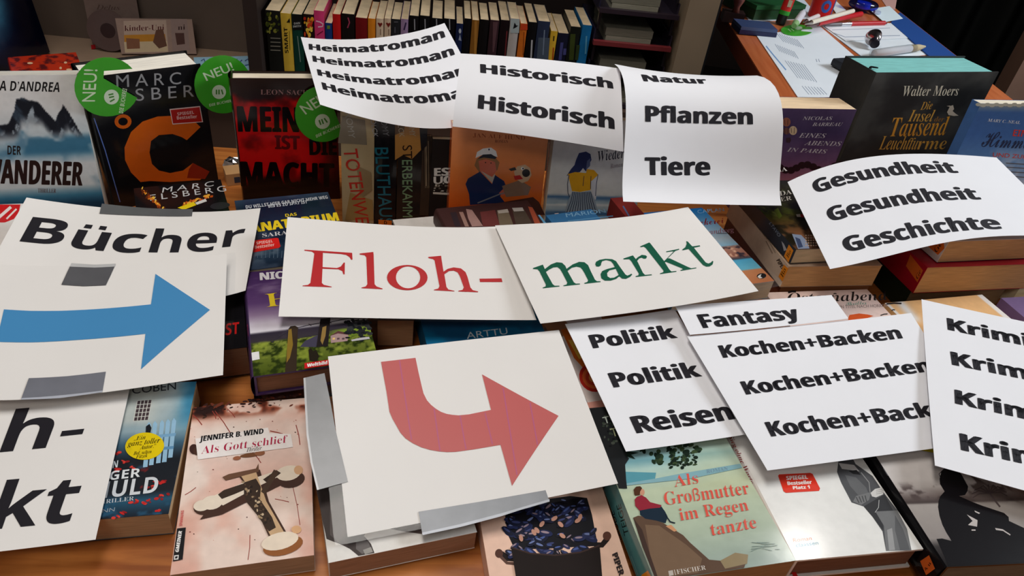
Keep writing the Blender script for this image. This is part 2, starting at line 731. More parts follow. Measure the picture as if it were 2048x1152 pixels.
bdrop = empty('dark_backdrop', SH + AX * 0.93 + AY * 0.16, FR)  # black box added to stand in for the shade between shelf and desk
tag(bdrop, 'black cabinet added for the dark gap between the shelf unit and the desk', 'backdrop')
mb = MB()
mb.box((-0.02, 0.22, -0.75), (0.15, 0.8, 0.9), (14, 13, 15))
mb.build('body', M['dull'], bdrop)
for k in range(3):
    mb = MB()
    mb.box((-0.01, 0.205, -0.7 + k * 0.52), (0.14, 0.2195, -0.2 + k * 0.52), (18, 17, 20))
    mb.build('front_slab', M['dull'], bdrop)

# dark pleated curtain
mb = MB()
N = 160
vs, fs = [], []
for k in range(N + 1):
    u = k / N
    x = 1.35 + 2.0 * u
    y = 3.55 + 0.05 * math.sin(u * 75) - 0.25 * u
    vs += [(x, y, -0.72), (x, y, 2.2), (x, y + 0.01, -0.72), (x, y + 0.01, 2.2)]
for k in range(N):
    a = 4 * k
    fs += [(a, a + 4, a + 5, a + 1), (a + 2, a + 3, a + 7, a + 6)]
mb.add(vs, fs, (10, 14, 14))
tag(mb.build('pleated_curtain', M['dull'], smooth=True), 'black pleated curtain hanging behind the desk', 'curtain')

# desk
_a = math.radians(2.4)
dk = empty('desk', (0.572, 1.60, 0), np.stack([np.array([math.cos(_a), math.sin(_a), 0]), np.array([-math.sin(_a), math.cos(_a), 0]), AZ], 1))
tag(dk, 'reddish brown desk covered in white documents behind the signs', 'desk')
mb = MB()
mb.box((0, 0, -0.03), (0.71, 1.75, 0), (190, 95, 50))
mb.build('desktop', M['desk'], dk)
mb = MB()
mb.box((-0.002, -0.002, -0.05), (0.016, 1.752, -0.002), (120, 52, 30))
mb.build('edge_band', M['dull'], dk)
for x in (0.05, 0.66):
    for y in (0.05, 1.64):
        mb = MB()
        mb.box((x, y, -0.75), (x + 0.05, y + 0.05, -0.03), (40, 34, 32))
        mb.build('leg', M['dull'], dk)

# ------------------------------------------------------------------ paperbacks on the rear shelf


class Spine:
    """a book standing with its spine to the front"""

    def __init__(s, name, label, P, ax, az, t, h, d, cover, pages=(222, 200, 165), group=None, gloss=False):
        ay = np.cross(az, ax)
        s.O, s.F = P, np.stack([ax, ay, az], 1)
        s.w, s.h = t, h
        s.root = empty(name, P, s.F)
        tag(s.root, label, 'book', group)
        s.mb = mb = MB()
        c = 0.0006
        nr = 6
        vs = []
        for k in range(nr + 1):               # slightly rounded spine
            a = k / nr
            vs += [(t * a, -0.0012 * math.sin(math.pi * a), 0), (t * a, -0.0012 * math.sin(math.pi * a), h)]
        mb.add(vs, [(2 * k, 2 * k + 2, 2 * k + 3, 2 * k + 1) for k in range(nr)], cover)
        mb.box((0, 0, 0), (c, d, h), cover)
        mb.box((t - c, 0, 0), (t, d, h), cover)
        mb.box((c, 0, 0), (t - c, c, h), cover)
        pb = MB()
        pb.box((c + 1e-5, c, 0.001), (t - c - 1e-5, d - 0.001, h - 0.0008), pages)
        pb.build('page_block', M['pages'], s.root)
        s.spine = Plane(P - ay * 0.0013, -ay, s.loc)
        s.gloss = gloss

    def loc(s, p):
        return s.F.T @ (p - s.O)

    def T(s, t, BL, BR, TL, col, f='bold'):
        s.spine.text(s.mb, t, BL, BR, TL, col, f)

    def P(s, pp, col):
        fill(s.spine, s.mb, pp, col)

    def E(s, cx, cy, rx, ry, col):
        disc(s.spine, s.mb, cx, cy, rx, ry, col)

    def L(s, pts, w, col):
        line(s.spine, s.mb, pts, w, col)

    def done(s):
        s.mb.build('cover', M['gloss'] if s.gloss else M['matte'], s.root)


def shelfpt(px, py):
    return onplane(px, py, SH, -AY)


SB = [  # left, right, top in the photo, colour, pages?, words that say which one
    (530, 560, 20, (24, 24, 20), 'thick black paperback with a mossy green picture, at the shelf end by the grey panel'),
    (560.5, 582, 26, (216, 178, 62), 'yellow paperback with black lettering running up its spine'),
    (583, 604, 28, (18, 62, 50), 'black topped dark green paperback beside the yellow one with lettering'),
    (606, 627, 28, (34, 18, 16), 'black paperback with red and yellow flames on its spine'),
    (627.5, 648, 21, (222, 62, 120), 'bright pink paperback with a white curved letter on its spine'),
    (650, 664, 46, (24, 56, 120), 'short blue paperback tucked between the pink and the red spine'),
    (665, 681, 28, (200, 24, 26), 'plain bright red paperback in the shelf row'),
    (683, 709, 27, (22, 14, 14), 'black paperback with a thin pink streak, right of the plain red spine'),
    (711, 735, 35, (120, 18, 22), 'dark red paperback between a black spine and an orange one'),
    (736, 751, 37, (226, 134, 30), 'orange paperback beside the two cream spines with hearts'),
    (752.5, 767.5, 37, (222, 196, 168), 'cream paperback with a dark red heart, next to the orange spine'),
    (769, 782, 37, (220, 192, 164), 'cream paperback with a dark red heart, next to a charcoal spine'),
    (783, 801, 38, (36, 36, 40), 'charcoal paperback between a cream heart spine and a lilac one'),
    (802, 817, 38, (160, 132, 168), 'lilac paperback with dark lettering above the curled sign'),
    (819, 838, 31, (14, 13, 16), 'black paperback with small white lettering, just right of the lilac spine'),
    (840, 860, 31, (15, 14, 17), 'second black paperback with small white lettering right of the lilac spine'),
    (864, 885.5, 36, (13, 13, 16), 'third black paperback with small white lettering right of the lilac spine'),
    (888, 911, 37, (12, 12, 16), 'black paperback with small white lettering, directly left of the navy spine'),
    (913, 927, 47, (22, 34, 74), 'navy paperback with a pale figure on its spine'),
    (929, 943, 37, (13, 13, 17), 'narrow plain black paperback between the navy and the brown spine'),
    (944.5, 959, 40, (140, 92, 34), 'golden brown paperback in the middle of the shelf row'),
    (961, 978.5, 39, (16, 13, 15), 'black paperback directly right of the golden brown spine'),
    (981, 999.5, 40, (58, 36, 42), 'dark mauve paperback with a pale streak on its spine'),
    (1002, 1020, 40, (26, 14, 18), 'black paperback with dull red lettering beside the pale bird spine'),
    (1021.5, 1040, 37, (190, 182, 178), 'pale grey pink paperback with a black bird on its spine'),
    (1041.5, 1055.5, 47, (214, 112, 34), 'orange red paperback right of the pale bird spine'),
    (1058, 1075, 44, (14, 13, 16), 'black paperback with white lettering right of the orange red spine'),
    (1077, 1101.5, 42, (44, 54, 80), 'thick slate blue paperback fading to grey'),
    (1102.5, 1116, 62, (226, 180, 52), 'short yellow paperback with red lettering right of the slate blue spine'),
    (1117, 1139, 66, (24, 26, 48), 'short navy paperback with a lilac block beside the short yellow one'),
    (1142, 1163, 53, (22, 26, 22), 'black paperback with olive green panels near the end of the row'),
    (1166, 1185, 50, (22, 110, 168), 'bright blue paperback at the end of the shelf row by the trays'),
]
spb = []
for i, (xl, xr, yt, col, lab) in enumerate(SB):
    a, b = shelfpt(xl, yt), shelfpt(xr, yt)
    tk = (b - a) @ AX * 0.985
    h = a[2] + 0.02
    P = np.array([a[0], a[1], -0.0195])
    s = Spine('paperback', lab, P, AX, AZ, tk, h, 0.12 + 0.008 * (i % 3), col, group='paperbacks on the rear shelf')
    spb.append(s)
random.seed(4)
s = spb[0]
for _ in range(26):
    s.E(random.uniform(533, 558), random.uniform(26, 66), random.uniform(1.5, 4), random.uniform(2, 5), random.choice([(96, 100, 30), (60, 68, 20), (130, 128, 50), (20, 24, 10)]))
for y in (76, 84, 92, 100):
    s.L([(541, y), (561, y + 1)], 2.2, (120, 116, 104))
s = spb[1]
s.T('SMART', (577, 106), (574.5, 55), (570, 106), (30, 26, 14))
s.L([(580, 100), (578.5, 62)], 1.0, (90, 70, 20))
s.P([(573, 45), (579, 36), (580, 45)], (30, 26, 14))
s = spb[2]
s.P([(583.5, 29), (603.5, 29), (606, 60), (586, 60)], (20, 20, 20))
s.T('DAN', (588, 49), (600, 48), (588, 45), (190, 190, 186))
s.T('SMITH', (586, 55), (602, 54), (586, 51), (190, 190, 186))
s.L([(595, 72), (601, 124)], 1.5, (130, 150, 140))
s = spb[3]
for _ in range(22):
    s.E(random.uniform(609, 625), random.uniform(36, 72), random.uniform(1.5, 3.5), random.uniform(2, 5), random.choice([(220, 70, 30), (240, 170, 40), (190, 40, 24), (245, 210, 80)]))
s = spb[4]
s.L([(632, 42), (640, 44), (646, 48), (645, 53), (636, 54)], 2.5, (246, 200, 220))
s.L([(634, 70), (646, 62)], 2.0, (130, 20, 60))
spb[5].P([(654, 51), (660, 51), (660, 58), (654, 58)], (110, 140, 50))
spb[7].L([(696, 35), (699, 45), (695, 56)], 2.5, (170, 60, 90))
for i, cx in ((10, 760), (11, 776.5)):
    spb[i].P([(cx - 5, 46), (cx - 2, 45), (cx, 47), (cx + 3, 45), (cx + 5, 48), (cx, 55)], (120, 34, 28))
    spb[i].L([(cx + 1, 58), (cx + 1, 70)], 2, (150, 120, 100))
spb[12].L([(788, 44), (796, 44)], 1.5, (110, 110, 118))
spb[12].L([(790, 54), (790, 66)], 2, (90, 90, 100))
spb[13].L([(808, 60), (812, 45)], 3, (60, 44, 80))
for i, cx in ((14, 829), (15, 850), (16, 873), (17, 899)):
    spb[i].L([(cx, 38), (cx + 0.5, 60)], 2.2, (150, 150, 156))
s = spb[18]
s.E(920, 62, 2.5, 5, (190, 196, 206))
s.P([(917, 80), (920, 68), (923, 82)], (150, 160, 184))
spb[20].P([(949, 42), (954, 42), (953, 108), (948, 108)], (176, 122, 52))
spb[22].P([(986, 44), (996, 44), (988, 104), (985, 104)], (96, 66, 72))
spb[23].L([(1014, 62), (1010, 112)], 2.5, (110, 40, 44))
s = spb[24]
s.P([(1029, 45), (1033, 51), (1037, 51), (1032, 55), (1026, 58)], (24, 24, 30))
s.P([(1021.6, 38), (1039.6, 38), (1038, 66), (1021, 66)], (176, 188, 190))
s.P([(1029, 45), (1033, 51), (1037, 51), (1032, 55), (1026, 58)], (24, 24, 30))
spb[25].P([(1041.6, 48), (1055, 48), (1055, 60), (1041, 60)], (206, 70, 34))
spb[25].L([(1048, 64), (1046, 110)], 2.0, (150, 70, 20))
spb[26].L([(1064, 80), (1062, 118)], 3.2, (186, 186, 190))
spb[27].P([(1077, 75), (1099.5, 76), (1096, 125), (1073, 124)], (76, 88, 104))
spb[27].L([(1089, 60), (1086, 110)], 2.2, (120, 134, 156))
spb[28].L([(1108, 72), (1107, 82)], 2.5, (60, 50, 20))
spb[28].L([(1107, 95), (1105, 122)], 2.5, (176, 70, 26))
spb[29].P([(1121, 85), (1127, 85), (1123, 120), (1117, 120)], (70, 72, 130))
spb[29].P([(1127, 97), (1133, 97), (1132, 110), (1126, 110)], (74, 76, 134))
spb[30].P([(1141, 68), (1151, 68), (1147, 120), (1138, 120)], (62, 74, 30))
spb[30].P([(1153, 90), (1160, 90), (1156, 120), (1150, 120)], (50, 66, 36))
spb[31].L([(1173, 72), (1171, 108)], 3, (90, 160, 196))
for s in spb:
    s.done()

# trays at the right of the shelf row
for k in range(4):
    z0 = 0.186 - 0.068 * k
    z1 = z0 - 0.0
    tr = empty('letter_tray', SH + AX * 0.672 - AY * 0.0 + AZ * z0, FR)
    tag(tr, ['dark letter tray, topmost of the stack beside the row of paperbacks', 'dark letter tray with a red front edge, second from the top of its stack',
             'dark letter tray, third from the top of the stack beside the paperbacks', 'dark letter tray, lowest one showing above the signs beside the paperbacks'][k], 'tray', 'stacked letter trays')
    mb = MB()
    ed = (120, 44, 48) if k == 1 else (44, 34, 44)
    mb.box((0, 0, 0), (0.172, 0.18, 0.003), (40, 34, 46))
    mb.box((0, 0, 0.003), (0.003, 0.18, 0.03), (30, 30, 52))
    mb.box((0.169, 0, 0.003), (0.172, 0.18, 0.03), (40, 34, 46))
    mb.box((0, 0.177, 0.003), (0.172, 0.18, 0.03), (40, 34, 46))
    mb.prism([(0.0, -0.012, 0), (0.172, -0.012, 0), (0.172, 0, 0), (0, 0, 0)], np.array([0, 0, 0.0]), np.array([0, 0, 0.009]), ed)
    for x in (0.004, 0.163):
        mb.box((x, 0.002, 0.0305), (x + 0.005, 0.01, 0.066 if k else 0.04), (26, 24, 30))
    mb.build('tray_body', M['plastic'], tr)
    mb = MB()
    mb.box((0.028, 0.004, 0.0032), (0.128, 0.16, 0.017), (150, 146, 130))
    mb.box((0.026, 0.006, 0.018), (0.13, 0.16, 0.034), (128, 126, 112))
    mb.build('paper_stack', M['pages'], tr)

# ------------------------------------------------------------------ left bay of the shelf
BZ = -0.06


def bay(px, py, z=BZ):
    return at(px, py, z)


def flatcard(name, label, cat, TL, TR, BL, z, col, mtl='matte', th=0.001, lean=0.15):
    a, b = at(*BL, z), at(BL[0] + TR[0] - TL[0], BL[1] + TR[1] - TL[1], z)
    ex = nrm(b - a)
    ex = nrm(np.array([ex[0], ex[1], 0]))
    back = np.cross(AZ, ex)
    ey = back * math.sin(lean) + AZ * math.cos(lean)
    n = np.cross(ex, ey)
    w = (onplane(*TR, a, n) - onplane(*TL, a, n)) @ ex
    h = (onplane(*TL, a, n) - a) @ ey
    Fm = np.stack([ex, ey, n], 1)
    r = empty(name, a, Fm)
    tag(r, label, cat)
    mb = MB()
    mb.box((0, 0, -th), (w, h, 0), col)
    return r, mb, Plane(a, n, lambda p: Fm.T @ (p - a)), mtl


r, mb, pl, mt = flatcard('greeting_card', 'pale card standing behind the disc on the left shelf bay', 'card', (163, -40), (270, -40), (187, 97), BZ + 0.002, (128, 108, 100))
pl.text(mb, 'Delus', (192, 19), (240, 20), (192, 9), (96, 76, 70), 'ital')
fill(pl, mb, [(182, 90), (190, 89), (192, 97), (183, 99)], (170, 20, 26))
mb.build('card_front', M['matte'], r)

r, mb, pl, mt = flatcard('audio_disc_case', 'slim disc case with orange banded picture standing on the left shelf bay', 'disc case', (237, 37), (390, 37), (243, 108), BZ + 0.0035, (176, 150, 138), th=0.012, lean=0.2)
fill(pl, mb, [(247, 42), (332, 40), (337, 104), (250, 106)], (206, 182, 166))
pl.text(mb, 'kinder-Uni', (249, 62), (328, 60), (249, 51), (90, 34, 40), 'serif')
fill(pl, mb, [(248, 70), (330, 68), (332, 84), (249, 86)], (214, 150, 60))
fill(pl, mb, [(248, 84), (334, 82), (336, 103), (250, 105)], (226, 206, 170))
fill(pl, mb, [(252, 76), (279, 78), (280, 97), (254, 98)], (150, 104, 80))
fill(pl, mb, [(306, 84), (312, 60), (326, 58), (334, 92), (318, 97)], (116, 84, 70))
fill(pl, mb, [(341, 38), (374, 38), (380, 100), (345, 103)], (168, 146, 140))
pl.text(mb, 'ni', (356, 60), (370, 59), (356, 50), (60, 40, 44), 'serif')
fill(pl, mb, [(350, 66), (368, 66), (370, 88), (354, 90)], (96, 70, 66))
mb.build('case_front', M['gloss'], r)

# round disc standing in front of the card
a = at(226, 100, BZ) - AY * 0.004
c0 = a + AZ * 0.046
n_ = nrm(np.array([0.172, -1, 0.25]))
r = empty('compact_disc', c0)
tag(r, 'dull grey disc standing left of the slim disc case', 'disc')
mb = MB()
mb.lathe([(0.012, -0.0008), (0.045, -0.0008), (0.045, 0.0008), (0.012, 0.0008)], (104, 84, 80), 40, ((0, 0, 0), n_))
mb.build('disc_body', M['gloss'], r)
mb = MB()
mb.lathe([(0.007, -0.001), (0.016, -0.001), (0.016, 0.0014), (0.007, 0.0014)], (58, 36, 34), 24, ((0, 0, 0), n_))
mb.build('hub', M['plastic'], r)

# dark blue picture book leaning at the far left
a, b = at(-70, 205, -0.055), at(100, 104, -0.055)
ex = nrm(b - a)
bk = np.cross(AZ, ex)
ey = nrm(bk * 0.08 + AZ)


def p_blue(u, v):
    n = fbm(u * 6, v * 6, 3)
    g = np.exp(-((u - 0.55 - 0.25 * (v - 0.4)) / 0.16) ** 2) * ss(0.1, 0.5, v) * ss(1.0, 0.5, v)
    return mixc((6, 10, 34), (60, 120, 150), np.clip(g * (0.4 + n), 0, 1))


B = Book('picture_book', 'dark navy picture book with a pale blue glow leaning at the left shelf end', a, ex, ey, np.linalg.norm(b - a), 0.26, 0.02, (8, 10, 28), hard=True, paint=p_blue)
B.done()


def p_orange(u, v):
    n = fbm(u * 9, v * 9, 8)
    return mixc((196, 52, 26), (70, 22, 30), ss(0.45, 0.7, n) * 0.8)


f = lying((30, 168), (172, 155), 0.0, up=(130, 106))
B = Book('picture_book', 'orange red picture book lying flat behind the white and blue thriller', t=0.02, cover=(190, 46, 28), paint=p_orange, hard=True, **f)
for _ in range(14):
    B.E(random.uniform(60, 160), random.uniform(125, 150), random.uniform(2, 6), random.uniform(1, 3), random.choice([(226, 140, 90), (236, 190, 150), (150, 30, 24)]))
B.done()
f = lying((392, 143), (515, 139), 0.0, up=(450, 113))
B = Book('booklet', 'light blue booklet with dark blue scribbles lying behind the green tag', t=0.004, cover=(150, 190, 214), gloss=False, **f)
for k in range(5):
    x = 402 + 22 * k
    B.L([(x, 122), (x + 6, 118), (x + 9, 127), (x + 16, 120)], 2.2, (30, 60, 120))
    B.L([(x, 131), (x + 14, 128)], 2.0, (40, 80, 140))
B.done()
# ------------------------------------------------------------------ books standing at the back of the table
random.seed(7)


def p_mount(u, v):
    n = fbm(u * 5, v * 7, 2)
    m = fbm(u * 26, v * 20, 6)
    base = ramp(v, [(0, (16, 44, 66)), (0.14, (22, 60, 88)), (0.2, (60, 120, 150)), (0.27, (206, 214, 216)), (0.42, (218, 222, 224)), (0.5, (120, 164, 186)), (0.6, (196, 210, 216)), (0.8, (226, 228, 228)), (1, (232, 232, 230))])
    bl = ss(0.46, 0.6, fbm(u * 3.5, v * 6, 12)) * ss(0.64, 0.58, v) * ss(0.46, 0.52, v)
    base = mixc(base, (52, 110, 142), bl * 0.9)
    rg = np.interp(u, [0, 0.36, 0.43, 0.47, 0.52, 0.6, 0.635, 0.69, 0.74, 0.79, 0.835, 0.87, 0.92, 1], [0.6, 0.68, 0.75, 0.82, 0.83, 0.82, 0.815, 0.74, 0.68, 0.74, 0.785, 0.73, 0.62, 0.5]) + 0.03 + 0.03 * (m - 0.5)
    d = rg - v
    rock = ss(0.57, 0.66, v) * ss(0.0, 0.012, d) * ss(0.21, 0.09, d + 0.13 * (fbm(u * 9 + v * 6, v * 5, 14) - 0.5))
    c = mixc(base, mixc((24, 28, 38), (60, 76, 92), ss(0.5, 0.8, fbm(u * 18 + v * 14, v * 9, 15))), rock)
    snow = ss(0.57, 0.66, fbm(u * 22 - v * 16, v * 6 + u * 7, 16)) * rock * ss(0.03, 0.09, d)
    c = mixc(c, (196, 212, 222), snow * 0.85)
    return mixc(c, (70, 120, 150), ss(0.10, 0.2, d) * ss(0.36, 0.2, d) * ss(0.4, 0.6, n) * 0.75)


f = standing((-105, 152), (153, 149), 0.203, 0.17)
B = Book('paperback', 'white and icy blue thriller with black mountain peaks, standing at the left table end', t=0.026, cover=(214, 216, 214), pages=(206, 202, 192), paint=p_mount, gloss=False, **f)
B.T('LUCA D’ANDREA', (-40, 180), (119, 184), (-38, 160), (28, 26, 28), 'bold')
B.T('DER', (15, 309), (42, 310), (15, 291), (34, 26, 24), 'bold')
B.T('WANDERER', (-34, 366), (165, 371), (-33, 317), (40, 22, 20), 'black')
B.T('THRILLER', (76, 385), (112, 385.5), (76, 377), (90, 50, 40), 'serif')
B.done()

# the dark thriller with the orange ring letter
f = standing((165, 157), (401, 128), 0.199, 0.03)
B = Book('thick_hardback', 'thick black book with a big orange ring letter C on its cover', t=0.062, cover=(20, 20, 23), pages=(240, 234, 222), hard=True, **f)
B.T('MARC', (233, 175), (362, 168), (232, 150), (150, 150, 152), 'spaced')
B.T('ELSBERG', (208, 207), (424, 190), (206, 182), (150, 150, 152), 'spaced')
OR = (214, 98, 26)
ring = [(401, 254), (382, 236), (352, 231), (315, 233), (285, 243), (262, 264), (249, 295), (250, 320), (262, 345), (281, 364), (300, 362), (340, 364), (400, 360), (419, 343), (386, 326), (366, 341), (340, 346), (318, 341), (304, 328), (299, 305), (302, 282), (318, 270), (345, 268), (363, 274), (373, 280)]
B.P(ring, OR)
B.P([(374, 280), (401, 254), (398, 252), (370, 276)], OR)
B.P([(386, 326), (419, 343), (410, 358), (374, 356), (378, 338)], (150, 40, 22))
B.E(246, 243, 17, 14.5, OR)
B.E(246, 243, 9.5, 8, (20, 20, 23))
B.L([(188, 236), (210, 300), (240, 404)], 2, (96, 120, 190))
B.sticker([(339, 218), (400, 212), (406, 244), (345, 249)], (236, 210, 206))
B.sticker([(341, 220), (399, 214), (404, 243), (346, 247)], (178, 34, 30), label='small red rounded bestseller sticker', texts=[('SPIEGEL', (355, 231), (388, 227), (354, 225), (230, 190, 186), 'bold'), ('Bestseller', (354, 239), (394, 236), (353, 232), (230, 190, 186), 'bold')])
B.done()
BC = B


def p_red(u, v):
    n = fbm(u * 6, v * 8, 5)
    c = mixc((206, 18, 20), (120, 8, 12), ss(0.4, 0.75, n))
    c = mixc(c, (28, 8, 10), ss(0.8, 0.9, v + 0.1 * (n - 0.5)))
    c = mixc(c, (14, 8, 10), ss(0.26, 0.12, v + 0.2 * (n - 0.5)))
    return mixc(c, (46, 6, 10), ss(0.62, 0.95, u + 0.2 * (n - 0.5)) * 0.8)


f = standing((461, 157), (672, 158), 0.195, 0.06)
B = Book('hardback', 'blood red thriller with torn black lettering, standing left of the three spines', t=0.034, cover=(30, 8, 10), pages=(238, 226, 204), hard=True, paint=p_red, **f)
B.T('LEON SACHS', (521, 189), (626, 190), (521, 179), (150, 110, 110), 'serif')
B.T('MEIN IST DIE'[:4], (476, 263), (598, 264), (473, 212), (16, 10, 12), 'black')
B.T('IST', (550, 298), (600, 299), (549, 270), (96, 10, 14), 'black')
B.T('DIE', (619, 310), (674, 310), (618, 278), (16, 8, 10), 'black')
B.T('MACHT', (482, 372), (668, 374), (479, 322), (16, 8, 10), 'black')
B.done()

# three spines
Lb, Rb = at(684, 452, 0.0), at(846, 462, 0.0)
rowx = nrm(Rb - Lb)
rb = np.cross(AZ, rowx)
rz = rb * math.sin(0.06) + AZ * math.cos(0.06)
ry_ = np.cross(rz, rowx)
q0 = [684, 748.5, 791.5, 846]
data = [('paperback', 'grey and straw coloured spine with red lettering, first of three alike spines', (186, 168, 130)),
        ('paperback', 'black spine with teal lettering, middle of the three alike spines', (22, 22, 26)),
        ('paperback', 'dark spine with an amber cloud and pale green lettering, last of three alike spines', (42, 36, 34))]
sp3 = []
for i in range(3):
    x0 = (at(q0[i], 455, 0.0) - Lb) @ rowx
    x1 = (at(q0[i + 1], 455, 0.0) - Lb) @ rowx
    s = Spine(data[i][0], data[i][1], Lb + AZ * 0.0083 + rowx * (x0 + 0.0004), rowx, rz, x1 - x0 - 0.0012, (0.19, 0.186, 0.176)[i], 0.13, data[i][2], group='three thick paperbacks of one series', gloss=True)
    sp3.append(s)
s = sp3[0]
s.P([(684, 232), (730, 240), (734, 290), (676, 286)], (136, 126, 108))
s.P([(712, 330), (742, 345), (744, 380), (720, 400), (718, 365)], (150, 128, 92))
s.P([(700, 385), (745, 400), (747, 440), (690, 440)], (164, 136, 84))
s.T('ROMY', (690, 226), (698, 276), (703, 226), (170, 168, 160), 'sans')
s.T('TOTENWE', (686, 298), (712, 447), (714, 297), (196, 52, 40), 'sans')
s.T('TOTENWE', (687, 298), (713, 447), (714.6, 297), (196, 52, 40), 'sans')
s = sp3[1]
s.T('FÖLCK', (740, 232), (747, 274), (752, 232), (176, 180, 186), 'sans')
s.T('ROMY', (760, 232), (767, 272), (772, 232), (120, 124, 130), 'sans')
s.T('BLUTHAUS', (749, 295), (760, 448), (776, 295), (36, 110, 128), 'sans')
s.T('BLUTHAUS', (750, 295), (761, 448), (776.6, 295), (36, 110, 128), 'sans')
s = sp3[2]
s.P([(790, 232), (838, 240), (842, 300), (824, 318), (806, 310), (790, 320)], (190, 138, 72))
s.P([(790, 236), (812, 238), (808, 262), (790, 270)], (110, 84, 54))
s.T('FÖLCK', (793, 232), (799, 274), (806, 232), (200, 190, 160), 'sans')
s.T('ROMY', (814, 240), (820, 272), (826, 240), (200, 190, 160), 'sans')
s.T('ST', (805, 291), (806, 318), (824, 290), (40, 30, 26), 'sans')
s.T('ERBEKAMMER', (804, 320), (806, 460), (824, 320), (126, 160, 122), 'sans')
s.T('ERBEKAMMER', (805, 320), (807, 460), (824.6, 320), (126, 160, 122), 'sans')
for s, pp in ((sp3[1], [(757, 439), (784, 441), (783, 452), (757, 450)]), (sp3[2], [(804, 437), (830, 440), (830, 452), (804, 450)])):
    mb = MB()
    h = s.spine.layer() + 0.0002
    s.spine.fill(mb, pp, [(0, 1, 2, 3)], h, (224, 116, 34), 0)
    q = Plane(s.spine.P, s.spine.n, s.loc, off=h + 0.0001)
    cx = pp[0][0] + 11
    q.text(mb, 'D', (cx, pp[0][1] + 9), (cx + 6, pp[0][1] + 9.4), (cx, pp[0][1] + 2.5), (60, 30, 16), 'bold')
    o = mb.build('library_label', M['matte'], s.root)
    o['label'] = 'small orange library label'
for s in sp3:
    s.done()

# black and white book behind the third spine
f = standing((865, 278), (920, 280), 0.155, 0.1, zbot=0.03)
B = Book('paperback', 'small black and white paperback peeping out between dark spine and orange cover', t=0.012, cover=(34, 28, 26), gloss=False, **f)
B.T('ES', (868, 352), (898, 351), (868, 336), (222, 222, 216), 'black')
B.T('ÜC', (867, 368), (904, 366), (867, 350), (222, 222, 216), 'black')
for _ in range(26):
    B.E(random.uniform(868, 900), random.uniform(366, 384), random.uniform(1, 4), random.uniform(0.8, 2.4), random.choice([(200, 196, 184), (120, 110, 96), (30, 26, 24)]))
B.P([(866, 384), (903, 386), (903, 390), (866, 388)], (206, 200, 188))
B.done()
f = standing((846, 272), (864, 273), 0.155, 0.1, zbot=0.03)
B = Book('booklet', 'narrow bark patterned booklet between the dark spine and the black and white paperback', t=0.008, cover=(66, 50, 38), gloss=False, **f)
for k in range(9):
    x = 848 + 1.7 * k
    B.L([(x, 268 + 7 * (k % 3)), (x + random.uniform(-2, 2), 320), (x + 1, 372 + 4 * (k % 2))], random.uniform(0.8, 2.4), random.choice([(150, 130, 104), (40, 30, 24), (180, 164, 138)]))
B.done()
# low block they stand on
mb = MB()
a, b = at(846, 392, 0.029), at(915, 395, 0.029)
ex = nrm((b - a) * np.array([1, 1, 0]))
r = empty('wooden_block', a - AZ * 0.029, np.stack([ex, np.cross(AZ, ex), AZ], 1))
tag(r, 'brown wooden block carrying the black and white paperback', 'block')
mb.box((0.0, -0.012, 0.0005), (0.062, 0.03, 0.0292), (120, 84, 60))
mb.build('block_body', M['table'], r)


def p_orange2(u, v):
    c = ramp(v, [(0, (150, 52, 16)), (0.35, (206, 86, 26)), (0.7, (226, 130, 66)), (1, (216, 140, 96))])
    return c


f = standing((905, 248), (1099, 254), 0.188, 0.17)
B = Book('hardback', 'orange cover with a painted captain and a pug, leaning behind the dark red book', t=0.02, cover=(196, 84, 30), hard=False, paint=p_orange2, **f)
B.T('JAN AUF HUND', (946, 274), (1050, 280), (946, 266), (156, 74, 40), 'serif')
B.T('ROMAN', (990, 285), (1016, 286), (990, 279), (120, 60, 40), 'serif')
# captain
B.P([(949, 331), (953, 318), (965, 312), (990, 314), (999, 325), (995, 340), (985, 346), (958, 344)], (150, 104, 62))
B.P([(957, 322), (972, 318), (990, 324), (993, 342), (984, 353), (970, 353), (960, 342)], (206, 104, 78))
B.P([(951, 316), (954, 304), (966, 297), (982, 295), (992, 302), (995, 314), (980, 309), (964, 310)], (226, 226, 226))
B.P([(954, 318), (966, 309), (982, 308), (994, 315), (990, 318), (968, 315)], (26, 30, 44))
B.E(978, 299, 1.5, 2, (30, 40, 80))
B.E(971, 325, 1.3, 1.3, (40, 24, 20))
B.E(982, 326, 1.3, 1.3, (40, 24, 20))
B.P([(962, 342), (984, 354), (990, 347), (990, 368), (984, 366)], (190, 176, 160))
B.P([(931, 368), (936, 357), (960, 343), (984, 368), (990, 350), (1008, 362), (1012, 372), (1000, 392), (1010, 405), (940, 410), (938, 388)], (28, 44, 84))
B.P([(998, 386), (1008, 376), (1024, 374), (1020, 384), (1004, 392)], (196, 100, 80))
B.L([(955, 406), (1000, 388), (1052, 374)], 2.5, (120, 120, 124))
B.P([(1004, 372), (1040, 360), (1062, 374), (1056, 390), (1012, 394)], (140, 110, 90))
# pug
B.P([(1028, 344), (1034, 333), (1050, 329), (1060, 336), (1063, 350), (1056, 362), (1044, 366), (1032, 358)], (206, 172, 136))
B.P([(1017, 338), (1030, 334), (1033, 340), (1022, 342)], (40, 28, 24))
B.E(1052, 346, 8, 8, (30, 22, 22))
B.E(1045, 337, 3.4, 3, (240, 240, 236))
B.E(1046, 337, 1.7, 1.7, (20, 16, 16))
B.P([(1027, 352), (1040, 350), (1046, 358), (1030, 360)], (190, 44, 40))
B.P([(960, 412), (1066, 394), (1078, 404), (1090, 430), (920, 430), (940, 414)], (74, 44, 38))
B.done()

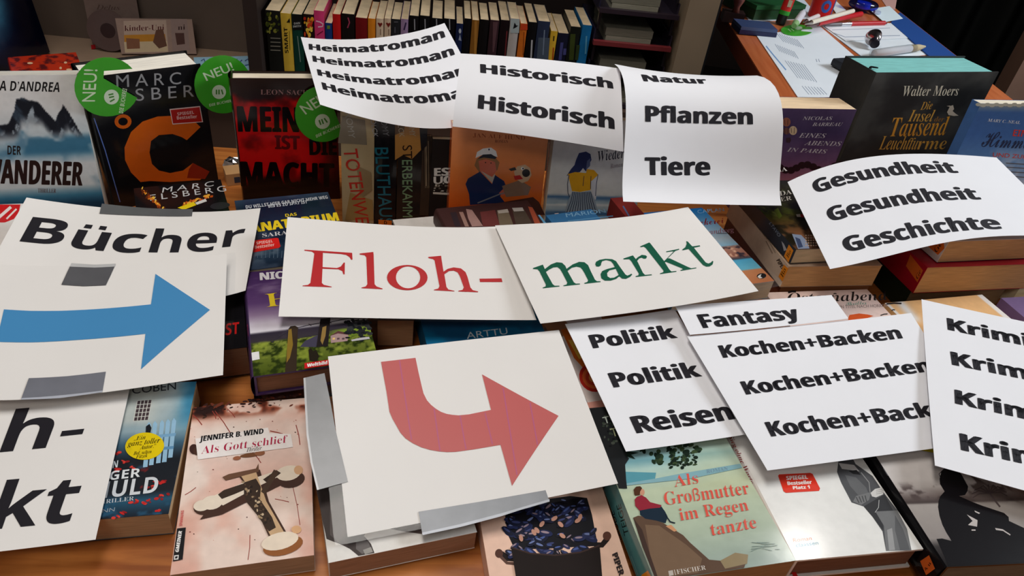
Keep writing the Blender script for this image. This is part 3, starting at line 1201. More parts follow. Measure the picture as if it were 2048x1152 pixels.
# thin brown spine beside it
a0 = at(1089, 452, 0.0)
b0 = at(1107, 454, 0.0)
ex = nrm(b0 - a0)
back = np.cross(AZ, ex)
ez_ = back * math.sin(0.14) + AZ * math.cos(0.14)
s = Spine('hardback', 'thin plain brown spine between the captain cover and the woman by the sea', a0, ex, ez_, np.linalg.norm(b0 - a0), 0.2, 0.12, (134, 74, 56))
s.L([(1098, 285), (1094, 350), (1089, 430)], 1.2, (222, 190, 170))
s.done()


def p_sea(u, v):
    n = fbm(u * 3, v * 40, 4)
    c = np.ones((len(u), 3)) * np.array((216, 214, 208))
    c = mixc(c, (150, 176, 190), ss(0.42, 0.36, v) * ss(0.2, 0.3, v) * (0.4 + 0.6 * n))
    for a, w, k in ((0.40, 0.018, (56, 100, 146)), (0.27, 0.022, (48, 92, 140)), (0.34, 0.01, (226, 226, 222))):
        c = mixc(c, k, np.exp(-((v - a + 0.02 * (n - 0.5)) / w) ** 2) * 0.85)
    c = mixc(c, (110, 148, 166), ss(0.22, 0.1, v) * 0.6)
    return c


f = standing((1113, 236), (1304, 244), 0.197, 0.17)
B = Book('paperback', 'pale seaside novel showing a woman from behind in yellow top and striped skirt', t=0.018, cover=(212, 210, 204), paint=p_sea, gloss=False, **f)
SK = (26, 34, 70)
B.T('Wiederleben', (1197, 323), (1288, 310), (1195, 302), (46, 44, 56), 'ital')
B.T('Roman', (1221, 337), (1246, 333), (1220, 328), (150, 140, 140), 'ital')
B.P([(1152, 320), (1158, 306), (1172, 303), (1181, 308), (1183, 320), (1176, 332), (1172, 343), (1166, 336), (1160, 344), (1146, 346), (1133, 352), (1142, 338), (1149, 330)], (44, 52, 96))
B.P([(1174, 322), (1181, 316), (1180, 332), (1172, 340)], (96, 106, 140))
B.P([(1136, 348), (1150, 344), (1172, 346), (1174, 338), (1188, 340), (1196, 349), (1188, 360), (1182, 362), (1181, 380), (1160, 384), (1144, 382), (1139, 362)], (226, 164, 30))
B.P([(1183, 362), (1194, 352), (1194, 370), (1192, 398), (1188, 402), (1184, 380)], (206, 206, 210))
B.L([(1138, 350), (1135, 368), (1136, 386), (1140, 396)], 1.3, SK)
B.L([(1168, 352), (1166, 372)], 1.2, SK)
B.L([(1196, 349), (1193, 366), (1191, 392)], 1.2, SK)
B.L([(1182, 352), (1181, 378)], 1.2, SK)
B.P([(1144, 383), (1160, 385), (1181, 381), (1190, 400), (1196, 424), (1160, 430), (1131, 424), (1136, 402)], (150, 164, 176))
for k in range(12):
    x = 1146 + 3.2 * k
    B.L([(x, 384), (x - 4 + 1.2 * k * 0.6, 402), (1133 + 5.4 * k, 426)], 1.3, (34, 42, 70))
B.done()


def p_paris(u, v):
    n = fbm(u * 5, v * 6, 9)
    c = ramp(v, [(0, (40, 22, 34)), (0.2, (150, 84, 104)), (0.32, (176, 110, 124)), (0.55, (110, 76, 112)), (0.8, (66, 50, 88)), (1, (84, 64, 100))])
    return c + (n[:, None] - 0.5) * 26


f = standing((1545, 216.5), (1714, 219), 0.2, 0.03)
B = Book('paperback', 'dusky violet novel with hot air balloons, right of the hanging white sign', t=0.05, cover=(80, 60, 96), pages=(236, 208, 172), paint=p_paris, gloss=False, **f)
LT = (206, 196, 200)
B.T('NICOLAS', (1605, 240), (1664, 240), (1606, 233), LT, 'ital')
B.T('BARREAU', (1624, 252), (1684, 252), (1626, 245), LT, 'ital')
B.T('EINES', (1597, 275), (1650, 276), (1600, 266), LT, 'ital')
B.T('ABENDS', (1608, 290), (1681, 292), (1611, 281), LT, 'ital')
B.T('IN PARIS', (1573, 303), (1652, 307), (1576, 295), LT, 'ital')
for cx, cy, rx, ry, col in ((1573, 244, 8, 9, (160, 96, 72)), (1586, 261, 8, 9, (216, 186, 150)), (1573, 262, 6, 7, (120, 76, 66)), (1577, 280, 5, 5, (70, 44, 54))):
    B.E(cx, cy, rx, ry, col)
    B.L([(cx - 4, cy - 5), (cx - 3, cy + 5)], 1, (60, 36, 40))
    B.L([(cx + 3, cy - 6), (cx + 2, cy + 6)], 1, (60, 36, 40))
for k in range(14):
    B.E(1560 + 11 * k, 335 + 6 * math.sin(k), 8, 7, (44, 18, 26))
B.done()


def p_grey(u, v):
    n = fbm(u * 4, v * 5, 11)
    return mixc((62, 62, 60), (30, 31, 32), ss(0.3, 0.7, n)) + 18 * ss(0.85, 1, v)[:, None]


f = standing((1753, 146), (1998, 144), 0.255, 0.01)
B = Book('thick_hardback', 'tall dark grey hardback with teal page edges and golden title lettering', t=0.078, cover=(48, 48, 48), pages=(130, 196, 192), hard=True, paint=p_grey, gloss=False, back=(60, 66, 66), **f)
GD = (206, 156, 66)
B.T('Walter Moers', (1806, 192), (1916, 191), (1808, 171), (222, 216, 196), 'ital')
B.T('Die', (1840, 220), (1863, 218), (1844, 204), GD, 'ital')
B.T('Insel', (1815, 243), (1865, 243), (1821, 219), GD, 'ital')
B.T('der', (1868, 243), (1888, 243), (1869, 233), (150, 104, 44), 'ital')
B.T('Tausend', (1780, 273), (1892, 270), (1786, 234), (216, 150, 48), 'ital')
B.T('Leuchttu', (1757, 299), (1832, 299), (1764, 271), GD, 'ital')
B.T('rme', (1834, 299), (1892, 298), (1835, 282), GD, 'ital')
for x in (1824, 1830):
    B.E(x, 277, 1.5, 1.5, GD)
B.P([(1897, 230), (1894, 224), (1900, 212), (1906, 210), (1908, 218), (1905, 222), (1912, 228), (1917, 231), (1908, 232)], (196, 184, 166))
B.P([(1893, 212), (1900, 211), (1901, 214)], (196, 184, 166))
mb = MB()
P0 = B.loc(onplane(1744, 139, B.O + B.ey * B.h, B.ey))
P1 = B.loc(onplane(1757, 136, B.O + B.ey * B.h, B.ey))
mb.prism([P0 + np.array(q) for q in ((0, 0, -0.002), (0.006, 0, -0.007), (0.016, 0, -0.004), (0.014, 0, -0.007), (0.006, 0, -0.011), (-0.002, 0, -0.006))], np.array([0, 0.0, 0]), np.array([0, 0.002, 0]), (16, 18, 22))
o = mb.build('ribbon_marker', M['matte'], B.root)
o['label'] = 'black ribbon bookmark'
B.done()


def p_sky(u, v):
    n = fbm(u * 4, v * 5, 13)
    c = ramp(v, [(0, (70, 90, 130)), (0.25, (190, 204, 220)), (0.5, (90, 140, 200)), (0.75, (60, 104, 170)), (0.93, (60, 100, 160)), (1, (150, 160, 160))])
    return mixc(c, (226, 230, 236), ss(0.5, 0.75, n) * ss(0.75, 0.3, v) * 0.8)


f = standing((1962, 207), (2140, 210), 0.22, 0.06)
B = Book('paperback', 'sky blue paperback with worn upper edge at the right end of the standing row', t=0.02, cover=(70, 110, 170), pages=(238, 228, 206), paint=p_sky, gloss=False, **f)
for k in range(12):
    B.E(1957 + 9 * k, 209 + 2 * (k % 2), 6, 3.5, (186, 186, 172))
B.T('MARY C. NEAL', (1975, 243), (2040, 248), (1976, 237), (214, 222, 232), 'ital')
B.T('EINMAL', (2025, 272), (2090, 276), (2028, 259), (206, 60, 56), 'bold')
B.T('Himmel', (1962, 293), (2070, 298), (1970, 262), (30, 44, 80), 'script')
B.T('UND ZURÜCK', (1985, 313), (2085, 320), (1987, 303), (206, 66, 60), 'sans')
for y in (326, 334, 343, 352):
    B.L([(2012, y), (2075, y + 4)], 1.6, (90, 90, 96))
B.done()

# green tags with a wedge cut out
GRN = (58, 160, 34)
WT = (206, 226, 190)


def green_tag(name, label, pp, P, n, neu, circ, biblio, lift):
    base = P + n * lift
    c = np.mean([onplane(x, y, base, n) for x, y in pp], 0)
    r = empty(name, c)
    tag(r, label, 'tag', 'round green new arrival tags')
    pl = Plane(base, n, lambda p: p - c)
    mb = MB()
    mb.prism(pl.pts(pp, 0), -n * 0.0012, n * 0.0, GRN)
    pl.text(mb, 'NEU!', *neu, WT, 'sans')
    pl.text(mb, 'NEU!', *[(x + 0.8, y) for x, y in neu], WT, 'sans')
    if circ:
        x, y, q, a = circ
        disc(pl, mb, x, y, q, q, (206, 222, 196))
        for k in (-1, 0, 1):
            ca, sa = math.cos(a), math.sin(a)
            ux, uy = k * q * 0.36, 0
            d = 0.34 * q
            p0, p1 = (ux - k * 0 * q, -d), (ux + (0.2 * q if k == 1 else 0), d)
            line(pl, mb, [(x + p0[0] * ca - p0[1] * sa, y + p0[0] * sa + p0[1] * ca), (x + p1[0] * ca - p1[1] * sa, y + p1[0] * sa + p1[1] * ca)], 0.2 * q, (60, 130, 40))
    if biblio:
        pl.text(mb, 'DIE BÜCHEREI', *biblio, WT, 'bold')
    mb.build('tag_disc', M['plastic'], r)


def arc(cx, cy, rx, ry, a0, a1, n=26):
    return [(cx + rx * math.cos(math.radians(a0 + (a1 - a0) * k / n)), cy + ry * math.sin(math.radians(a0 + (a1 - a0) * k / n))) for k in range(n + 1)]


green_tag('green_tag', 'round green tag clipped between the mountain thriller and the orange ring cover',
          arc(214, 174, 65, 59, 22, 322) + [(208, 142), (207, 157), (279, 179)][0:2],
          BC.O, BC.ez, ((189, 203), (194, 139), (163.5, 203)), (223, 194, 15, 1.35), ((246, 227), (254, 178), (236, 225)), 0.006)
green_tag('green_tag', 'round green tag on the upper left corner of the blood red thriller',
          arc(446, 169, 57, 58, 58, 341) + [(461, 154)],
          BC.O, BC.ez, ((413, 162), (468, 140), (405, 146)), (438, 184, 14, 0), ((419, 213), (471, 202), (418, 207)), 0.008)
Rd = standing((461, 157), (672, 158), 0.195, 0.06)
green_tag('green_tag', 'round green tag half hidden by the curled sign, on the blood red cover',
          arc(645, 228, 55, 56, 42, 300) + [(668, 200), (668, 219)],
          Rd['O'], np.cross(Rd['ex'], Rd['ey']), ((611, 229), (664, 198), (598, 212)), (645, 243, 15, -0.35), ((633, 275.5), (682, 253), (631, 269)), 0.006)
# ------------------------------------------------------------------ books lying in the front rows
random.seed(11)


def p_gott(u, v):
    n = fbm(u * 5, v * 8, 21)
    c = mixc((238, 214, 200), (226, 176, 158), ss(0.35, 0.7, fbm(u * 3, v * 4, 22)))
    c = mixc(c, (242, 232, 224), ss(0.3, 0.7, v) * ss(0.95, 0.8, v) * 0.5)
    d = ss(0.52, 0.62, n) * ss(0.90, 0.97, v + 0.05 * (n - 0.5))
    c = mixc(c, (150, 70, 44), np.clip(ss(0.42, 0.55, n) * ss(0.87, 0.95, v), 0, 1))
    c = mixc(c, (40, 18, 16), d)
    return mixc(c, (60, 26, 20), ss(0.6, 0.68, n) * np.exp(-((u - 0.08) / 0.12) ** 2 - ((v - 0.74) / 0.04) ** 2))


f = lying((340, 1150), (628, 1110), 0.026, up=(385, 815))
B = Book('paperback', 'pale pink stained thriller with a toppled wooden crucifix on its cover', t=0.025, cover=(234, 214, 202), pages=(176, 150, 122), paint=p_gott, gloss=False, **f)
BR1, BR2, CR = (70, 44, 34), (120, 76, 48), (236, 220, 200)
for a, b_, c_ in (((386, 830), (404, 850), 2.0), ((425, 822), (432, 838), 2.0), ((455, 818), (470, 835), 1.6), ((430, 822), (462, 868), 1.8), ((540, 862), (566, 868), 2), ((505, 905), (522, 926), 1.6), ((592, 850), (600, 890), 1.8), ((586, 975), (600, 1050), 1.3), ((550, 998), (578, 1004), 1.5), ((500, 1070), (496, 1120), 1.4), ((370, 990), (392, 975), 1.4)):
    B.L([a, ((a[0] + b_[0]) / 2 + 1.5, (a[1] + b_[1]) / 2), b_], c_, (150, 60, 50))
for _ in range(46):
    x, y = random.uniform(380, 600), random.uniform(835, 1100)
    B.E(x, y, random.uniform(0.6, 1.8), random.uniform(0.5, 1.2), random.choice([(120, 40, 36), (70, 40, 36), (190, 120, 100)]))
for _ in range(80):
    x = random.uniform(388, 604)
    k = random.random()
    y = 838 - 0.17 * (x - 385) - 26 + 34 * k * k
    q = random.uniform(1.5, 7) * (1 - 0.6 * k)
    B.E(x, max(y, 817 - 0.13 * (x - 385)), q * 1.5, q * 0.5, random.choice([BR1, (40, 20, 18), (110, 50, 32), (56, 26, 22)]), random.uniform(-0.9, 0.7))
for pts, col in (((388, 899, 9, 10), (60, 34, 30)), ((393, 903, 6, 8), BR1), ((500, 911, 20, 4), BR2), ((474, 917, 8, 4), (160, 100, 70)), ((520, 907, 10, 5), (150, 96, 66))):
    B.E(*pts, col, -0.12)
B.P([(391, 878), (536, 856), (539, 867), (582, 869), (586, 895), (396, 920)], (244, 236, 232))
B.T('JENNIFER B. WIND', (399, 884), (527, 868), (400.5, 873), (22, 20, 24), 'black')
B.T('Als Gott schlief', (402, 909), (574, 886), (405, 893), (176, 32, 70), 'serif')
B.T('Thriller', (493, 905), (523, 901), (494.5, 896), (40, 34, 40), 'ital')
# crucifix
B.P([(432, 1000), (500, 968), (570, 952), (572, 966), (520, 992), (444, 1030), (400, 1040)], BR1)
B.E(416, 1016, 29, 15, BR1, -0.1)
B.E(583, 960, 27, 16, BR1, -0.2)
B.P([(474, 948), (520, 940), (538, 1004), (580, 1078), (548, 1096), (510, 1014), (492, 972)], BR1)
B.E(566, 1092, 41, 19, (150, 90, 44), -0.25)
B.E(404, 1012, 17, 11, CR, -0.2)
B.E(424, 1006, 22, 14, CR, -0.2)
B.P([(424, 994), (500, 960), (560, 940), (566, 950), (520, 972), (446, 1012)], CR)
B.E(577, 947, 25, 15, CR, -0.2)
B.E(597, 941, 9, 9, (216, 170, 130), 0)
B.P([(478, 946), (511, 941), (533, 1004), (572, 1072), (548, 1086), (510, 1010), (492, 968)], (206, 170, 130))
B.E(560, 1083, 38, 17, (240, 222, 200), -0.25)
B.E(593, 1060, 10, 8, (226, 176, 130))
B.P([(445, 955), (458, 949), (512, 938), (517, 928), (518, 944), (452, 962)], (110, 76, 56))
DK1, MT = (58, 42, 32), (166, 140, 108)
B.P([(436, 990), (448, 981), (505, 962), (514, 970), (470, 989), (444, 999)], DK1)
B.P([(526, 960), (553, 941), (562, 947), (536, 968)], DK1)
B.P([(488, 966), (512, 958), (522, 975), (520, 1000), (544, 1035), (552, 1056), (538, 1064), (514, 1030), (494, 1006), (488, 990)], DK1)
B.P([(548, 940), (558, 945), (530, 990), (522, 984)], (74, 54, 40))
for _ in range(40):
    k = random.random()
    B.E(492 + 46 * k + random.uniform(-9, 9), 965 + 84 * k + random.uniform(-7, 7), random.uniform(1.5, 4), random.uniform(1, 2.8), random.choice([MT, (206, 182, 150), (90, 66, 48), (40, 28, 22)]), random.uniform(0, 3))
B.P([(354.6, 1058), (372, 1056), (365.5, 1120), (346, 1123.6)], (20, 18, 22))
B.T('GMEINER', (357.5, 1106), (364.5, 1063), (350.5, 1105), (240, 236, 232), 'black')
B.P([(349, 1112), (358, 1111), (357, 1120), (348, 1121)], (230, 226, 222))
B.P([(351, 1114), (356, 1113.5), (355, 1118), (350, 1118.5)], (20, 18, 22))
B.T('SPANNUNG', (364.5, 1053), (368, 1022), (359, 1053), (200, 60, 60), 'bold')
B.done()


def p_coben(u, v):
    n = fbm(u * 6, v * 8, 31)
    c = ramp(v, [(0, (18, 30, 44)), (0.1, (34, 84, 110)), (0.16, (24, 28, 36)), (0.38, (20, 26, 34)), (0.5, (60, 96, 118)), (0.6, (150, 172, 180)), (1, (190, 200, 198))])
    c = mixc(c, (50, 130, 168), ss(0.72, 1.0, u + 0.1 * (n - 0.5)) * ss(0.5, 0.75, v) * 0.9)
    c = mixc(c, (206, 206, 196), ss(0.75, 0.5, u) * ss(0.62, 0.7, v) * 0.6)
    c = mixc(c, (190, 30, 30), ss(0.66, 0.72, n) * ss(0.36, 0.25, v))
    c = mixc(c, (40, 100, 136), ss(0.6, 0.7, fbm(u * 5, v * 12, 33)) * ss(0.4, 0.3, v) * 0.7)
    return c


f = lying((128, 1044), (337, 1027), 0.032, up=(371, 764))
B = Book('paperback', 'blue grey thriller with lit window, white fence and yellow sticker, under the lower left sign', t=0.031, cover=(60, 84, 100), pages=(196, 164, 126), paint=p_coben, gloss=False, **f)
B.T('COBEN', (264, 788), (352, 779), (265, 772), (50, 54, 60), 'sans')
B.P([(274, 801), (304, 799), (297, 839.5), (266, 843)], (214, 214, 206))
for r_ in range(5):
    for c_ in range(4):
        x = 275.5 + 7.3 * c_ - 1.55 * r_
        y = 802 - 0.55 * c_ + 8.2 * r_
        B.P([(x, y), (x + 5.8, y - 0.4), (x + 4.4, y + 6.6), (x - 1.4, y + 7)], (70, 56, 60))
for x, y0, y1 in ((292, 850, 934), (304, 848, 930), (318, 846, 926), (330, 844, 924), (342, 842, 915)):
    B.P([(x + 6, y0 - 6), (x + 10.5, y0), (x + 3, y1), (x - 6, y1 + 1), (x + 2, y0)], (150, 190, 216))
B.P([(296, 872), (352, 866), (351, 872), (295, 878)], (120, 166, 200))
B.P([(288, 898), (348, 892), (347, 898), (287, 904)], (96, 146, 184))
B.P([(292, 853), (299, 848), (303, 856), (298, 880), (290, 888)], (20, 24, 32))
for x, y in ((240, 905), (250, 925), (262, 935), (236, 940), (300, 975), (316, 966), (326, 962), (268, 1004), (286, 1004), (300, 1002), (318, 996), (330, 990), (246, 1026), (312, 1022), (232, 1034), (275, 1000)):
    for _ in range(3):
        B.E(x + random.uniform(-7, 7), y + random.uniform(-3, 3), random.uniform(2, 6), random.uniform(1, 3), random.choice([(196, 36, 34), (150, 24, 28), (220, 60, 50)]), random.uniform(-0.5, 0.5))
B.T('N', (225, 937), (235, 935), (227, 923), (216, 222, 226), 'bold')
B.T('GER', (218, 961), (280, 954), (221, 943), (228, 232, 234), 'bold')
B.T('SCHULD', (124, 1006), (314, 985), (133, 972), (214, 218, 222), 'bold')
B.T('THRILLER', (190, 1010), (268, 1001), (191, 1002), (196, 204, 210), 'serif')
B.T('GOLDMANN', (128, 1038), (229, 1023), (130, 1030), (150, 160, 168), 'sans')
el = [(289.5 + 39 * math.cos(t_) * 0.995 + 27 * math.sin(t_) * 0.12, 893 + 27 * math.sin(t_) - 39 * math.cos(t_) * 0.10) for t_ in [2 * math.pi * k / 36 for k in range(36)]]
YK = (50, 44, 20)
B.sticker(el, (232, 204, 24), label='yellow oval sticker', texts=[('„Ein', (268, 882), (291, 879), (269, 874), YK, 'ital'), ('ganz toller', (255, 894), (320, 886), (257, 883), YK, 'ital'), ('Autor.“', (280, 900), (312, 896), (281, 892), YK, 'ital'), ('Bel. selten', (267, 911), (303, 907), (268, 904), YK, 'ital'), ('Fitzek', (272, 918), (295, 915), (273, 911), YK, 'ital')])
B.done()

# white book with a grey boot
f = lying((657, 1126), (954, 1064), 0.029, h=0.135)
B = Book('paperback', 'white paperback showing a grey boot, under the sign with the pink bent arrow', t=0.026, cover=(236, 232, 226), pages=(170, 132, 104), gloss=False, **f)
B.P([(630, 968), (690, 955), (720, 1000), (735, 1060), (728, 1072), (742, 1088), (749, 1106), (717, 1112), (700, 1098), (684, 1090), (653, 1078)], (72, 64, 62))
B.P([(660, 1000), (690, 985), (700, 1060), (676, 1084), (660, 1070)], (100, 92, 90))
B.P([(712, 1080), (736, 1082), (744, 1102), (724, 1108), (712, 1098)], (110, 104, 102))
B.P([(726, 1100), (742, 1094), (746, 1104), (730, 1109)], (160, 156, 150))
B.P([(770, 1056), (860, 1020), (950, 1010), (950, 1046), (843, 1068), (812, 1064)], (92, 78, 74))
B.done()

# mussel pot
f = lying((987, 1203), (1270, 1172), 0.024, h=0.19)
B = Book('paperback', 'peach coloured paperback with a black pot heaped with blue mussels', t=0.023, cover=(238, 198, 176), pages=(190, 150, 120), gloss=False, **f)
PB = (26, 15, 13)
B.L([(1034, 1118), (1016, 1117), (1004, 1108), (999, 1106)], 11, PB)
B.L([(1034, 1128), (1014, 1126), (1000, 1112)], 6, (92, 64, 54))
B.E(998, 1107, 8, 9, (84, 52, 42))
B.L([(1188, 1090), (1204, 1090), (1214, 1078), (1216, 1072)], 11, PB)
B.E(1214, 1072, 8.5, 9, (92, 56, 44))
B.P([(1010, 1032), (1030, 1012), (1080, 1000), (1140, 992), (1174, 996), (1184, 1030), (1190, 1062), (1196, 1092), (1030, 1100), (1016, 1070)], (16, 16, 24))
for k in range(120):
    x, y = random.uniform(1014, 1186), random.uniform(1002, 1112)
    if x < 1020 and y < 1020:
        continue
    a_ = random.uniform(-0.9, 0.9)
    q = random.uniform(8, 15)
    B.E(x, y, q, q * 0.45, random.choice([(22, 26, 48), (30, 38, 76), (18, 18, 30), (38, 46, 84)]), a_)
    B.E(x - 1, y - 2, q * 0.6, q * 0.16, random.choice([(74, 92, 150), (110, 124, 170), (58, 66, 110), (150, 130, 140)]), a_)
for _ in range(9):
    B.E(random.uniform(1030, 1170), random.uniform(1030, 1090), 4, 7, (190, 140, 120), random.uniform(-1, 1))
B.P([(1022, 1096), (1060, 1108), (1110, 1112), (1160, 1106), (1199, 1092), (1206, 1180), (1038, 1196)], PB)
B.L([(1022, 1096), (1060, 1108), (1110, 1112), (1160, 1106), (1199, 1092)], 3, (58, 40, 36))
B.T('PIPER', (1223.5, 1110), (1238, 1154), (1234, 1105), (44, 34, 34), 'black')
B.done()


def p_lake(u, v):
    n = fbm(u * 4, v * 16, 41)
    c = ramp(v, [(0, (150, 166, 158)), (0.2, (176, 190, 168)), (0.45, (190, 202, 172)), (0.58, (176, 206, 198)), (0.63, (120, 168, 176)), (0.7, (176, 200, 196)), (0.85, (206, 206, 166)), (1, (214, 206, 160))])
    c = mixc(c, (206, 206, 160), ss(0.3, 0.8, u) * 0.35 * ss(0.3, 0.5, v))
    return c + (n[:, None] - 0.5) * 22


f = lying((1310, 1163), (1592, 1121), 0.05, h=0.205)
B = Book('paperback', 'pale green novel with a woman seated on a rock by a lake, red title', t=0.034, cover=(180, 196, 176), pages=(170, 132, 92), paint=p_lake, spine=(86, 148, 150), **f)
TG = [(34, 50, 36), (46, 64, 44), (28, 40, 32), (62, 78, 50)]
for _ in range(90):
    x, y = random.uniform(1275, 1402), random.uniform(868, 930)
    if y > 905 + 26 * math.sin((x - 1270) / 42):
        continue
    B.E(x, y, random.uniform(3, 8), random.uniform(2, 5), random.choice(TG), random.uniform(-1, 1))
for _ in range(40):
    B.E(random.uniform(1330, 1395), random.uniform(905, 936), random.uniform(2, 5), random.uniform(1.5, 3.5), random.choice(TG), random.uniform(-1, 1))
B.P([(1252, 903), (1278, 906), (1262, 910), (1271, 919), (1255, 914), (1250, 922)], (30, 44, 34))
B.P([(1249, 944), (1312, 946), (1309, 962), (1249, 970)], (92, 156, 170))
B.P([(1309, 958), (1360, 948), (1480, 928), (1484, 936), (1380, 958), (1250, 972), (1249, 968)], (136, 178, 186))
B.P([(1266, 1036), (1276, 1032), (1290, 1034), (1327, 1047), (1348, 1060), (1366, 1071), (1380, 1086), (1398, 1102), (1418, 1120), (1440, 1122), (1460, 1116), (1480, 1112), (1494, 1118), (1488, 1136), (1312, 1162), (1300, 1130), (1285, 1095)], (98, 76, 62))
B.P([(1290, 1050), (1318, 1052), (1372, 1090), (1404, 1118), (1396, 1146), (1316, 1156), (1300, 1110)], (122, 98, 78))
B.P([(1266, 1036), (1284, 1060), (1300, 1110), (1316, 1158), (1312, 1162), (1285, 1095)], (70, 54, 48))
B.P([(1440, 1122), (1470, 1106), (1496, 1110), (1494, 1128), (1450, 1138)], (150, 132, 100))
B.P([(1331, 1053), (1342, 1050), (1354, 1062), (1348, 1064)], (206, 150, 110))
for _ in range(10):
    B.L([(random.uniform(1500, 1560), random.uniform(1085, 1100))] * 1 + [(random.uniform(1500, 1570), random.uniform(1085, 1105))], 1.2, (130, 150, 140))
B.P([(1279, 1021), (1300, 1014), (1322, 1013), (1330, 1024), (1335, 1034), (1331, 1047), (1312, 1042), (1290, 1038), (1280, 1030)], (34, 48, 62))
B.L([(1330, 1030), (1340, 1044), (1350, 1047)], 2.5, (30, 40, 52))
B.P([(1269, 1000), (1274, 994), (1283, 991), (1292, 996), (1300, 1005), (1323, 1011), (1320, 1016), (1298, 1018), (1279, 1022), (1270, 1012)], (150, 46, 60))
B.E(1284, 985, 5, 6.5, (206, 150, 122))
B.P([(1268, 988), (1267, 980), (1272, 974), (1280, 973), (1284, 977), (1280, 984), (1279, 991), (1270, 992)], (84, 54, 38))
RD = (226, 92, 78)
B.T('Als', (1349, 974.6), (1397, 966.7), (1346, 952), RD, 'serif')
B.T('Großmutter', (1330, 1011), (1500, 988), (1326, 985), RD, 'serif')
B.T('im Regen', (1361, 1042), (1498, 1021), (1356, 1018), RD, 'serif')
B.T('tanzte', (1423, 1072), (1514, 1056), (1419, 1050), RD, 'serif')
B.T('ROMAN', (1413, 947.5), (1456, 941), (1412, 940), (120, 150, 170), 'serif')
B.T('FISCHER', (1354, 1149), (1412, 1140), (1352, 1140), (216, 206, 196), 'serif')
B.L([(1348, 1140), (1351, 1151)], 1.2, (216, 206, 196))
B.P([(1336, 1143), (1345, 1141), (1347, 1151), (1338, 1153)], (190, 180, 170))
S_ = B.spine
y0_ = B.loc(onplane(1210, 972, S_.P, S_.n))[1]
h_ = -(S_.layer())
B.mb.add([(h_, y0_, -B.t + 0.0003), (h_, y0_ - 0.004, -0.0003), (h_, B.h - 0.0003, -0.0003), (h_, B.h - 0.0003, -B.t + 0.0003)], [(0, 1, 2, 3)], (36, 38, 42))
q_ = [B.loc(onplane(x, y, B.O, B.ez)) for x, y in [(1150, 818), (1244, 808), (1257, 898), (1252, 912), (1258, 918), (1250, 930), (1252, 960), (1254, 978), (1230, 978), (1190, 900)]]
q_ = [np.array([max(p_[0], 0.0004), min(p_[1], B.h - 0.0004), B.front.layer()]) for p_ in q_]
B.mb.add(q_, tessellate_polygon([[Vector(p_) for p_ in q_]]), (38, 40, 42))
for _ in range(30):
    B.E(random.uniform(1206, 1236), random.uniform(832, 900), random.uniform(1, 4), random.uniform(1, 3), random.choice([(60, 72, 60), (26, 28, 30), (80, 86, 78)]))
B.T('T', (1208, 849), (1221, 846), (1204, 836), (196, 206, 196), 'sans')
B.T('T', (1224, 875), (1237, 872), (1219, 859), (190, 196, 150), 'sans')
B.T('TEIGE', (1258, 1069), (1241, 1007), (1249, 1072), (20, 40, 44), 'sans', on=S_)
B.T('TRUDE', (1245, 1084), (1228, 1021), (1237, 1087), (20, 40, 44), 'sans', on=S_)
B.L([(1262, 1112), (1276, 1150)], 2, (120, 170, 172), on=S_)
B.P([(1283, 1150), (1296, 1141), (1303, 1154), (1284, 1158)], (236, 150, 30), on=S_)
B.done()

# white hardback with a walking man
f = lying((1592, 1121), (1847, 1098), 0.042, h=0.215)
B = Book('hardback', 'glossy white hardback with a grey suited figure and red bestseller sticker', t=0.032, cover=(238, 237, 233), pages=(128, 92, 72), hard=True, **f)
G1, G2, G3 = (84, 85, 88), (58, 59, 62), (120, 121, 122)
B.P([(1677, 920), (1690, 905), (1703, 912), (1711, 928), (1745, 952), (1768, 986), (1795, 1021), (1814, 1058), (1823, 1101), (1772, 1102), (1765, 1063), (1745, 1034), (1727, 1013), (1703, 1005), (1682, 965), (1674, 944)], G1)
B.P([(1727, 1013), (1769, 989), (1787, 1023), (1765, 1026), (1767, 1062), (1745, 1034)], G2)
B.P([(1750.6, 1023), (1795, 1021), (1814, 1058), (1823, 1101), (1772, 1102), (1768, 1052)], G3)
B.P([(1790, 1030), (1806, 1058), (1820, 1100), (1800, 1101), (1790, 1060)], (96, 97, 99))
B.P([(1774, 1060), (1784, 1056), (1790, 1100), (1778, 1101)], (160, 160, 160))
B.P([(1677, 926), (1708, 930), (1719, 943), (1700, 940), (1684, 938)], (206, 204, 202))
B.P([(1697, 942), (1713, 940), (1722, 950), (1706, 948)], (44, 44, 46))
B.P([(1690, 950), (1712, 955), (1732, 975), (1738, 990), (1716, 990), (1700, 972)], (104, 105, 107))
B.P([(1712, 992), (1742, 984), (1738, 1000), (1722, 1010), (1706, 1003)], G3)
for k in range(4):
    B.L([(1712 + 6 * k, 994 - k), (1718 + 5 * k, 1006 - k)], 1.8, (70, 70, 72))
B.L([(1722, 945), (1738, 965), (1740, 984)], 1.6, (150, 150, 150))
B.P([(1741, 986), (1750, 978), (1763, 975), (1768, 981), (1766, 989), (1752, 995), (1744, 993)], (216, 214, 211))
for k in range(3):
    B.L([(1752, 981 + 3.6 * k), (1767, 978 + 3.6 * k)], 0.9, (150, 148, 146))
B.L([(1758, 1000), (1757, 1015), (1750, 1025)], 1.2, (190, 190, 190))
st = [(1556, 952), (1558, 949), (1620, 946), (1625, 948), (1640, 977), (1638, 982), (1572, 986), (1567, 983)]
WH = (244, 232, 226)
B.sticker(st, (226, 54, 34), label='red rounded bestseller sticker', texts=[('SPIEGEL', (1573, 960.6), (1616, 958), (1571.5, 952.5), WH, 'black'), ('Bestseller', (1575, 970.6), (1624, 968), (1573.5, 963), WH, 'black'), ('Platz 1', (1586, 979.3), (1620, 977.4), (1584.5, 972.5), WH, 'black')])
B.T('Roman', (1586.6, 1084.5), (1623.5, 1080), (1585.5, 1077), (226, 150, 120), 'sans')
